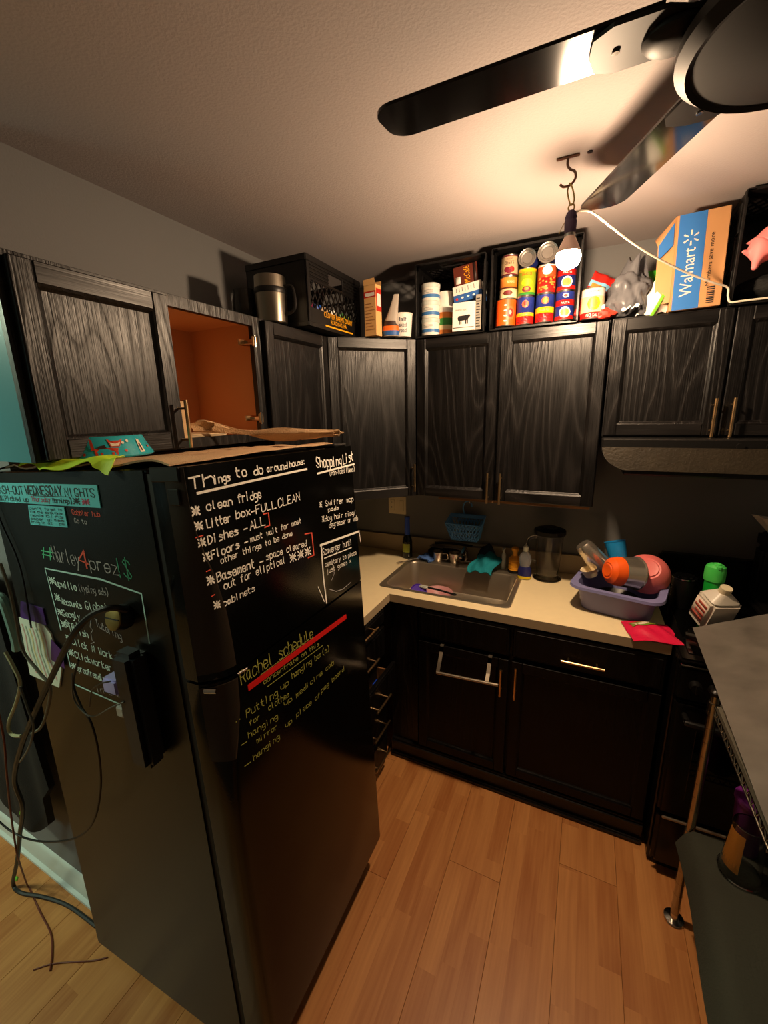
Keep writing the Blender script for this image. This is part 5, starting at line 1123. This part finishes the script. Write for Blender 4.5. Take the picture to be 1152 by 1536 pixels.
# column 2
can('kidney bean can with a blue top and yellow stripe in the second column', 1.120, YC, Z0, .0345, .108, [(0, .30, 'rd'), (0, .42, 'ye'), (0, 1, 'bl')], [('e', .078, .014, .014, 'or2', D0, .0005), ('e', .080, .007, .009, 'rd', D0, .0008), ('t', 'KIDNEY BEANS', .034, .007, .046, 'bl', D0)]+beans(.0345, .008, .030, 'be'))
can('yellow-green bean can above the kidney bean can', 1.121, YC, Z0+.1085, .0345, .104, [(0, .12, 'gr'), (0, .85, 'ygr'), (0, 1, 'ye')], [('t', 'BAKED', .075, .011, .038, 'rd', D0), ('e', .050, .022, .013, 'ye', D0, .0004), ('e', .024, .018, .011, 'be', D0, .0006), ('e', .026, .010, .006, 'org', D0, .0009)])
L1 = Matrix.Rotation(PI/2, 4, 'X')
can('bare tin can lying end-on above the yellow-green can', 1.122, YC+.045, Z0+.2135+.0345, .0340, .075, [(0, 1, 'bl')], lying=L1)
# column 3
can('dark blue bean can with a yellow band at the bottom of the third column', 1.196, YC, Z0, .0355, .108, [(0, .34, 'rd'), (0, .54, 'ye'), (0, 1, 'bl')], [('e', .082, .015, .014, 'or2', D0, .0005), ('e', .082, .009, .008, 'ye', D0, .0008), ('t', 'DARK RED', .044, .008, .038, 'bl', D0)]+beans(.0355, .008, .032, 'be', n=20))
can('red can of shiny beans with a white panel in the third column', 1.197, YC, Z0+.1085, .0355, .106, [(0, .55, 'rd'), (0, .92, 'or2'), (0, 1, 'w')], [('e', .082, .020, .016, 'w', D0, .0006), ('t', 'CHILI', .084, .007, .026, 'rd', D0), ('t', 'BEANS', .073, .007, .028, 'rd', D0)]+beans(.0355, .010, .060, 'org', n=30, sz=.0045, sp=.035))
can('larger bare can lying end-on at the top of the third column', 1.198, YC+.045, Z0+.215+.038, .0375, .080, [(0, 1, 'na')], lying=L1)
# column 4
for k, (lb) in enumerate(('lower blue and red pasta can with a bowl picture in the fourth column', 'upper blue and red pasta can partly behind the lit bulb')):
    can(lb, 1.271, YC, Z0+k*.1085, .0350, .108, [(0, .16, 'rd'), (0, .50, 'bl'), (0, .70, 'rd'), (0, 1, 'bl')], [('e', .030, .022, .020, 'w', D0, .0005), ('e', .030, .017, .014, 'tan', D0, .0008), ('e', .030, .010, .008, 'org', D0, .0011), ('t', 'PASTA', .060, .008, .032, 'w', D0), ('e', .090, .012, .008, 'w', D0, .0005), ('e', .090, .008, .005, 'rd', D0, .0008)])
# can beyond the crate
can('pale yellow vegetable can with a red foot right of the crate', 1.372, -.330, TZ, .0410, .112, [(0, .22, 'rd'), (0, .72, 'cr'), (0, .95, 'w'), (0, 1, 'cr')], [('e', .055, .024, .024, 'ye', D0, .0005), ('e', .056, .014, .015, 'org', D0, .0008), ('t', 'NO SALT', .008, .012, .050, 'w', D0), ('t', 'ORCHARD', .094, .006, .042, 'na', D0)], group='food cans on the cabinet')
# bottle top behind column 1
t = thing('bottle', 'small dark bottle with a grey cap at the back left of the can crate', 'bottle', (1.060, -.14, TZ+.009))
MB().lathe([(.030, 0), (.031, .004), (.031, .20), (.022, .235), (.013, .25)], (0, 0, 0), M_dg, 22).build('body', t); MB().cyl((0, 0, .248), (0, 0, .28), .015, M_gy, seg=16).build('cap', t)

# white tubs: three stacked in front
def tub(label, x, y, z, r=.0415, h=.072, group='white tubs with blue stripes', cc='blue_stripe'):
    t = thing('tub', label, 'tub', (x, y, z), group=group)
    MB().lathe([(r-.003, 0), (r-.001, .003), (r-.001, h-.018)], (0, 0, 0), M_wprint, 30).build('body', t)
    MB().lathe([(r, h-.018), (r+.001, h-.016), (r+.001, h-.002), (r-.002, h), (.001, h)], (0, 0, 0), M_bone, 30, cap0=False).build('lid', t)
    m = MB(); m.lathe([(r-.0004, .012), (r-.0004, .026)], (0, 0, 0), mat('mid_blue_stripe', (60, 116, 176), .45), 30, cap0=False, cap1=False)
    for k in range(3): m.grid(lambda u, v, k=k: ((r-.0004)*math.cos(-2.1+u*1.1), (r-.0004)*math.sin(-2.1+u*1.1), .031+.005*k+.002*v), 8, 1, mat('grey_print', (140, 140, 140), .5))
    m.keep = 1; m.build('label', t)
for k, lb in enumerate(('bottom white blue-striped tub in the left stack', 'middle white blue-striped tub of the left stack', 'top white blue-striped tub of the left stack')): tub(lb, .702, -.305, Z0+k*.0725)
t = thing('canister', 'white canister with orange and green bands behind the tub stack', 'canister', (.757, -.255, Z0))
MB().lathe([(.036, 0), (.037, .003), (.037, .17), (.034, .175), (.034, .188), (.001, .19)], (0, 0, 0), M_wprint, 28).build('body', t)
m = MB(); m.keep = 1; m.lathe([(.0376, .005), (.0376, .025), (.0376, .045), (.0376, .075), (.0376, .10)], (0, 0, 0), PM['org'], 28, ms=[PM['org'], PM['cr'], PM['gr'], PM['org']], cap0=False, cap1=False); m.build('label', t)
M_brown = mat('coffee_brown', (96, 38, 24), .5)
def coffee(label, loc, sx, sy, sz, rot, M=None):
    t = thing('coffee_box', label, 'box', M=Matrix.Translation(loc) @ rot, group='brown coffee boxes')
    MB().box((0, 0, 0), (sx, sy, sz), M_brown, .0012).build('carton', t); return t
t = coffee('brown coffee box standing low behind the white cow carton', (.795, -.270, Z0), .10, .08, .125, Matrix())
m = MB(); m.keep = 1; m.text("McCafé", M_yel, lambda x, y: (.04+x, -.0012, .088+y), w=.060, h=.020); m.box((.006, -.002, .03), (.022, -.0005, .05), M_wprint); m.build('lettering', t)
t = coffee('tilted brown coffee box with yellow script on top of the pile', (.812, -.300, Z0+.192), .105, .10, .078, Matrix.Rotation(-.13, 4, 'Y'))
m = MB(); m.keep = 1; m.text("McCafé", M_yel, lambda x, y: (.072-y, -.0012, .038+x), w=.066, h=.026); m.box((.008, -.002, .008), (.030, -.0005, .036), M_wprint); m.box((.088, -.002, .002), (.100, -.0005, .076), M_dkb); m.build('lettering', t)
t = thing('tea_box', 'tilted white and blue snack box under the top coffee box', 'box', M=Matrix.Translation((.816, -.318, Z0+.122)) @ Matrix.Rotation(-.13, 4, 'Y'))
MB().box((0, 0, 0), (.125, .10, .030), M_bprint, .001).box((0, 0, .0302), (.125, .10, .066), M_wprint, .001).build('carton', t)
m = MB(); m.keep = 1
for k in range(3): m.add([(.04+k*.025+.006*math.cos(j*PI/4), -.0010, .015+.004*math.sin(j*PI/4)) for j in range(8)], [tuple(range(8))], M_wprint)
m.build('dots', t); m = MB(); m.keep = 1
for k in range(8): m.box((.015+k*.013, -.001, .040), (.017+k*.013, -.0004, .058-.004*(k % 2)), M_ink)
m.build('print', t); m = MB(); m.keep = 1
m.add([(.015+.006*math.cos(j*PI/4), -.0010, .013+.006*math.sin(j*PI/4)) for j in range(8)], [tuple(range(8))], M_redp); m.build('logo', t)
t = carton('milk_carton', 'white carton with a black cow silhouette in the left crate', 'carton', (.868, -.318, Z0), .05, .098, .075, .115, M_wprint)
m = MB(); m.keep = 1; Y = -.0382
m.add([(x, Y, z) for x, z in ((-.022, .040), (.018, .042), (.024, .052), (.030, .056), (.026, .064), (.014, .062), (-.022, .060), (-.026, .050))], [tuple(range(8))], M_ink)
for x in (-.020, -.013, .008, .015): m.add([(x, Y, .026), (x+.005, Y, .026), (x+.005, Y, .044), (x, Y, .044)], [(0, 1, 2, 3)], M_ink)
m.text('WHOLE MILK', M_gy, lambda x, y: (x-.012, Y, .080+y), w=.05, h=.008); m.box((-.046, Y, .012), (.046, Y+.0006, .015), M_gy); m.build('print', t)
t = carton('panel_box', 'narrow grey box printed with a nutrition panel at the crate edge', 'box', (.931, -.30, Z0), 0, .024, .09, .14, mat('pale_grey_carton', (150, 144, 132), .6))
m = MB()
for k in range(11): m.box((-.009, -.0458, .012+k*.011), (.009-.003*(k % 3), -.0449, .016+k*.011), M_ink)
m.build('print', t)
t = thing('syrup_bottle', 'dark brown bottle standing behind the coffee boxes', 'bottle', (.785, -.15, Z0))
MB().lathe([(.028, 0), (.03, .004), (.03, .13), (.015, .17), (.015, .20), (.001, .20)], (0, 0, 0), M_dg, 20).build('body', t)

# snack bags, grey carrier bag, wrappers
def crumple(c, rx, ry, rz_, amp, seed, flat=0.0, nu=30, nv=18):
    def f(u, v):
        a = u*2*PI; b = -PI/2+PI*v; d = Vector((math.cos(a)*math.cos(b), math.sin(a)*math.cos(b), math.sin(b)))
        n = .9*noise.noise(d*1.6+Vector((seed, 0, 0)))+.8*(.35-1.6*abs(noise.noise(Vector((d.x*2.6+d.z*.8, d.y*2.6, d.z*.7))+Vector((0, seed, 0)))))+.12*(.4-2*abs(noise.noise(Vector((d.x*6, d.y*6, d.z*2))+Vector((0, 0, seed)))))
        k = 1+amp*n; p = Vector((d.x*rx*k, d.y*ry*k, d.z*rz_*k)); p.z = max(p.z, -rz_*.86)
        return tuple(Vector(c)+p)
    return f
M_bag = mat('grey_carrier_bag', (92, 92, 96), .36, bump=.25, bscale=50)
t = thing('carrier_bag', 'crumpled dark grey plastic carrier bag with white marks beside the cardboard box', 'bag', (0, 0, 0))
MB().grid(crumple((1.495, -.285, TZ+.072),   .086, .080, .080, .38, 3.1), 60, 40, M_bag).build('bag', t, sharp=9)
MB().grid(lambda u, v: (1.50+.055*math.cos(u*5)*(1-.5*v)+.01*v, -.30+.03*math.sin(u*5), TZ+.125+.080*v+.012*math.sin(u*14)), 30, 8, M_bag, .001).build('bag_handle', t, sharp=9)
m = MB(); m.keep = 1
for k, (x, z) in enumerate(((1.478, .020), (1.492, .024), (1.508, .024), (1.520, .030))):
    m.add([(x+.008*math.cos(j*PI/4), -.3735, TZ+z+.007*math.sin(j*PI/4+k)) for j in range(8)], [tuple(range(8))], M_wprint)
m.build('print', t)
t = thing('chip_bag', 'red and blue snack bag leaning above the pale yellow can', 'bag', (1.392, -.235, TZ+.03), .3)
def chip(u, v):
    X, Z = (u-.5)*.105, v*.175+.010; a = .42
    return (X*math.cos(a)+Z*math.sin(a)-.050, -.022*math.sin(PI*u)*math.sin(PI*v)+.004*math.sin(u*13+v*5), max(0, -X*math.sin(a)+Z*math.cos(a)-.02))
m = MB(); m.grid(chip, 14, 16, mat('red_foil_bag', (196, 34, 26), .3), .004); m.build('bag', t, sharp=9)
m = MB(); m.keep = 1
m.grid(lambda u, v: tuple(Vector(chip(u, .66+.14*v))+Vector((0, -.003, 0))), 12, 3, mat('sky_blue_print', (120, 180, 214), .4)); m.grid(lambda u, v: tuple(Vector(chip(.02+.9*u, .52+.12*v))+Vector((0, -.003, 0))), 8, 3, PM['br']); m.grid(lambda u, v: tuple(Vector(chip(.08+.35*u, .58+.16*v))+Vector((0, -.005, 0))), 6, 3, PM['org'])
m.build('print', t)
t = thing('snack_wrappers', 'small pile of red and white wrappers beside the carrier bag', 'wrapper', (0, 0, 0))
m = MB(); m.grid(crumple((1.418, -.352, TZ+.014), .030, .018, .018, .7, 8.2), 20, 10, mat('red_wrapper', (214, 52, 36), .4)); m.grid(crumple((1.400, -.345, TZ+.042), .014, .012, .018, .6, 1.2), 14, 8, M_wprint); m.build('wrappers', t)
t = thing('chip_bag', 'white snack bag with a lime green stripe left of the cardboard box', 'bag', (1.572, -.318, TZ), .05)
def wb(u, v): return (-.052+.098*u+.052*v, -.028*math.sin(PI*u)*math.sin(PI*min(1, v+.1)), .118*v+.008*math.sin(u*9))
m = MB(); m.grid(wb, 14, 14, M_wprint, .012); m.build('bag', t)
m = MB(); m.keep = 1; m.grid(lambda u, v: tuple(Vector(wb(.46+.12*u, v))+Vector((0, -.004, 0))), 4, 10, mat('lime_stripe', (120, 190, 50), .4)); m.grid(lambda u, v: tuple(Vector(wb(.6+.4*u, .82+.18*v))+Vector((0, -.004, .004))), 4, 3, mat('vivid_green', (60, 180, 40), .4)); m.build('print', t)
t = thing('snack_pouch', 'vivid green pouch corner behind the white snack bag', 'pouch', (1.573, -.225, TZ), .1)
m = MB(); m.grid(lambda u, v: (-.04+.08*u, -.02*math.sin(PI*u), .17*v), 8, 8, mat('vivid_green', (60, 180, 40), .4), .012); m.build('pouch', t)

# cardboard box standing on end
M_card = mat('cardboard', (186, 136, 88), .7, var=.06, vscale=20); M_blue = mat('store_blue', (44, 108, 180), .55)
bxM = Matrix.Translation((1.612, -.352, TZ)) @ Matrix.Rotation(-.055, 4, 'Y') @ Matrix.Rotation(.02, 4, 'Z')
t = thing('cardboard_box', 'tall cardboard box with a blue printed panel beside the black crate', 'box', M=Matrix.Translation((1.622, -.352, TZ)) @ Matrix.Rotation(-.03, 4, 'Y'))
BW, BD, BH = .150, .27, .305
m = MB(); m.box((0, 0, 0), (BW, BD, BH), M_card, .002); m.build('carton', t)
m = MB(); m.keep = 1
m.add([(.008, -.0008, .001), (.086, -.0008, .001), (.086, -.0008, BH-.001), (.008, -.0008, BH-.001)], [(0, 1, 2, 3)], M_blue); m.build('blue_panel', t)
m = MB(); m.keep = 1; M_off = mat('off_white_print', (214, 204, 190), .6)
m.text('Walmart', M_off, lambda x, y: (.062-y, -.0016, .120+x), w=.155, h=.036); m.build('shop_name', t); m = MB(); m.keep = 1
for k in range(6):
    a = PI/2+k*PI/3; c0 = Vector((.046, -.0016, .228)); d = Vector((math.cos(a), 0, math.sin(a))); nn = Vector((-d.z, 0, d.x))
    m.add([tuple(c0+d*.009-nn*.0018), tuple(c0+d*.024-nn*.0028), tuple(c0+d*.024+nn*.0028), tuple(c0+d*.009+nn*.0018)], [(0, 1, 2, 3)], M_off)
stuff(m.build('spark_logo', t)); m = MB(); m.keep = 1
m.text('Members save more', M_ink, lambda x, y: (.112-y, -.0016, .150+x), w=.165, h=.013)
m.build('lettering', t); m = MB(); m.keep = 1
for k in range(9): m.add([(.106, -.0016, .012+k*.006), (.128, -.0016, .012+k*.006), (.128, -.0016, .0145+k*.006+.001*(k % 3)), (.106, -.0016, .0145+k*.006+.001*(k % 3))], [(0, 1, 2, 3)], M_ink)
stuff(m.build('barcode', t))
fl = MB(); fl.add([(0, 0, BH), (0, .10, BH), (-.055, .05, BH-.05), (-.050, -.0, BH-.085), (-.045, .02, .03), (0, .02, .03), (0, 0, .03)], [(0, 1, 2, 3), (0, 3, 4, 6)], M_card)
fl.add([(-.006, -.001, BH-.02), (-.048, -.001, BH-.085), (-.046, -.001, BH-.13), (-.004, -.001, BH-.09)], [(0, 1, 2, 3), (3, 2, 1, 0)], M_blue); fl.keep = 1
fl.build('flap', t)
# black crate on its side with the toy pig
side_crate('black crate on its side holding the pink toy pig at the right edge', 1.795, 2.150, 2.425, .32, -.365)
def pb(u, v):
    a = u*2*PI; r = math.sin(PI*(.04+.96*v/1.0)*.98)**.5 if v < 1 else 0
    return (1.97+.150*r*math.cos(a)*(1-.1*v), -.21+.125*r*math.sin(a), TZ+.010+.095*v+.008*noise.noise((u*9, v*5, 2)))
tag(MB().grid(crumple((1.965, -.215, TZ+.060), .145, .125, .052, .12, 5.5), 30, 16, M_cl).build('black_bag'), 'black cloth bag under the pink toy pig in the crate', 'bag')
M_pig = mat('pig_pink', (226, 128, 128), .6); M_pigr = mat('pig_red', (196, 24, 40), .5)
t = thing('toy_pig', 'pink toy pig with a red collar lying in the black crate', 'toy', M=Matrix.Translation((1.850, -.385, 2.232)) @ Matrix.Rotation(-.1, 4, 'Y') @ Matrix.Rotation(.2, 4, 'Z') @ Matrix.Scale(.92, 4))
bm = bpy.data.meshes.new('skeleton')
J = [((0, 0, 0), .050), ((.03, 0, .028), .050), ((.055, 0, .064), .036), ((.072, -.012, .078), .013), ((-.020, -.02, -.035), .014), ((-.034, -.03, -.062), .010), ((.022, -.025, -.012), .014), ((.022, -.045, -.045), .010), ((.055, -.022, .020), .013), ((.075, -.045, -.002), .009), ((-.034, .006, .004), .012), ((-.056, .0, .012), .004)]
E_ = [(0, 1), (1, 2), (2, 3), (0, 4), (4, 5), (0, 6), (6, 7), (1, 8), (8, 9), (0, 10), (10, 11)]
bm.from_pydata([j[0] for j in J], E_, [])
so = bpy.data.objects.new('skeleton', bm); C.objects.link(so)
sm = so.modifiers.new('s', 'SKIN')
for v, j in zip(bm.skin_vertices[0].data, J): v.radius = (j[1], j[1])
bm.skin_vertices[0].data[0].use_root = True
so.modifiers.new('d', 'SUBSURF').levels = 2
dg = bpy.context.evaluated_depsgraph_get(); dg.update(); me = bpy.data.meshes.new_from_object(so.evaluated_get(dg)); bpy.data.objects.remove(so)
me.materials.clear(); me.materials.append(M_pig)
for p_ in me.polygons: p_.use_smooth = True
o = bpy.data.objects.new('body', me); C.objects.link(o); o.parent = t
m = MB()
m.lathe([(.012, 0), (.013, .008), (.009, .010), (.001, .010)], (0, 0, 0), M_pig, 16, M=rotm((.070, -.012, .078), (.8, -.45, .4))); m.build('snout', t)
for s in (-1, 1): MB().ball((.048+.004*s, s*.020-.006, .088), (.007, .010, .014), M_pig, 10).build('ear', t)
m = MB(); 
for s in (-1, 1): m.ball((.068, s*.012-.022, .074), .0035, M_ink, 8)
m.build('eyes', t); MB().tube([(.020+.0*k, .034*math.cos(k*PI/6)-.0, .048+.0) if 0 else (.044-.022*math.sin(k*PI/6)*.8, .033*math.cos(k*PI/6), .042+.020*math.sin(k*PI/6)) for k in range(13)], .005, M_pigr, 7).build('collar', t)

# ================================================================ CEILING FAN
HB = Vector((1.650, -1.345, 0))
M_fan = mat('dark_bronze', (18, 14, 12), .55, spec=.3); M_blade = mat('gloss_black_blade', (9, 8, 8), .12, spec=.6)
t = thing('ceiling_fan', 'dark bronze hugger ceiling fan with glossy black blades', 'ceiling fan', (HB.x, HB.y, 0))
MB().lathe([(.085, 2.4395), (.090, 2.425), (.165, 2.400), (.172, 2.350), (.160, 2.330), (.150, 2.300), (.06, 2.295)], (0, 0, 0), M_fan, 48, cap1=False).build('motor_housing', t)
MB().lathe([(.120, 2.305), (.165, 2.298), (.180, 2.284), (.180, 2.268), (.164, 2.254), (.156, 2.258), (.060, 2.242), (.040, 2.238), (.001, 2.237)], (0, 0, 0), M_fan, 48).build('switch_housing', t)
MB().lathe([(.052, 2.252), (.056, 2.238), (.050, 2.228), (.001, 2.226)], (.03, -.03, -.006), M_fan, 28).build('light_cap', t)
for k, ang in enumerate((180, 114.5, 252, 322, 38)):
    a = math.radians(ang); Mx = Matrix.Rotation(a, 4, 'Z') @ Matrix.Translation((0, 0, 2.328)) @ Matrix.Rotation(math.radians(-7), 4, 'X')
    iron = MB(); iron.prism([(.12, -.03), (.17, -.042), (.20, -.062), (.27, -.064), (.298, -.044), (.305, 0), (.298, .044), (.27, .064), (.20, .062), (.17, .042), (.12, .03)], -.012, -.006, M_fan)
    for x, y in ((.215, -.028), (.215, .028), (.265, 0)): iron.cyl((x, y, -.012), (x, y, -.015), .006, M_chrome, seg=10)
    iron.ball((.185, 0, -.016), (.045, .045, .020), M_fan, 18)
    o = iron.build('blade_iron', t); o.matrix_local = Mx
    out = [(.205, -.060)]+[(.640+.042*math.sin(q), -.022-.042*math.cos(q)) for q in (0, .3, .6, .9, 1.2, 1.57)]+[(.640+.042*math.cos(q), .022+.042*math.sin(q)) for q in (0, .3, .6, .9, 1.2, 1.57)]+[(.205, .060)]
    bl = MB(); bl.prism(out, -.0055, 0, M_blade); o = bl.build('blade', t); o.matrix_local = Mx

# ================================================================ BARE BULB ON ITS HOOK
hk = Vector((1.283, -.807, CH))
t = thing('ceiling_hook', 'brown S-shaped screw hook with a cross plate on the ceiling', 'hook', tuple(hk))
M_rust = mat('brown_metal', (92, 62, 44), .45, metal=.5)
MB().box((-.030, -.004, -.006), (.030, .004, -.0005), M_rust, .001).build('plate', t)
MB().tube([(0, 0, -.004), (.0, 0, -.022), (.008, 0, -.034), (.020, 0, -.042), (.023, 0, -.058), (.012, 0, -.072), (-.006, 0, -.074), (-.016, 0, -.066)], .0034, M_rust, 8).build('hook', t)
t = thing('screw', 'dark screw head in the ceiling beside the hook', 'screw', (hk.x+.055, hk.y+.005, CH))
MB().lathe([(.007, -.0005), (.007, -.003), (.001, -.005)], (0, 0, 0), M_plast, 14).build('head', t)
t = thing('wire_loop', 'brass wire loop linking the hook to the lamp socket', 'wire loop', (hk.x, hk.y, hk.z))
MB().tube([(.008, .004, -.070), (.004, .005, -.085), (.012, .002, -.115), (.018, 0, -.124), (.024, -.002, -.112), (.018, -.004, -.085), (.010, -.003, -.070), (.008, .004, -.070)], .0022, M_gold, 7).build('loop', t)
MB().tube([(.018+.008*math.cos(k*PI/6), .0, -.130+.009*math.sin(k*PI/6)) for k in range(13)], .0022, M_gold, 7, 2).build('ring', t)
bx, by, bz = BULB
t = thing('pendant_bulb', 'lit LED bulb in a purple-taped socket hanging from the hook', 'light bulb', (bx, by, bz))
M_tape = mat('purple_tape', (58, 36, 66), .6, bump=.4, bscale=160)
MB().lathe([(.008, .112), (.013, .106), (.0165, .095), (.0150, .088), (.0168, .084), (.0158, .060), (.0162, .054)], (0, 0, 0), M_tape, 24).build('socket', t)
MB().lathe([(.0145, .056), (.0150, .050), (.0140, .044)], (0, 0, 0), M_tin, 24).build('cap', t)
MB().lathe([(.0135, .048), (.0165, .042), (.023, .028), (.0305, .012), (.0325, .004)], (0, 0, 0), mat('bulb_housing', (226, 190, 176), .5), 30, cap1=False).build('housing', t)
M_glow = mat('lit_globe', (255, 226, 190), .4, emit=BULB_POWER, ecol=(1.0, .70, .44, 1))
MB().lathe([(.0322, .0035), (.0345, -.006), (.034, -.016), (.028, -.028), (.018, -.0355), (.001, -.039)], (0, 0, 0), M_glow, 30, cap0=True).build('globe', t)
MB().tube([(-.014, 0, .09), (-.022, 0, .075), (-.030, .0, .058)], .0009, M_gold, 5).build('loose_wire', t)
p0 = at(868, 300, 1, -.803)
c_pts = [(bx+.010, by+.002, bz+.108), at(885, 317, 1, -.78), at(915, 339, 1, -.72), at(945, 362, 1, -.64), at(985, 387, 1, -.54), at(1030, 409, 1, -.45), at(1070, 424, 1, -.40), at(1091, 431, 1, -.375), at(1092, 444, 1, -.372), (1.795, -.372, TZ+.006), (1.83, -.374, TZ+.006), (1.95, -.374, TZ+.007), (2.10, -.372, TZ+.006)]
cord('white lamp cord running from the bulb to the cabinet top', c_pts, .0033, mat('white_cord', (226, 216, 196), .4))
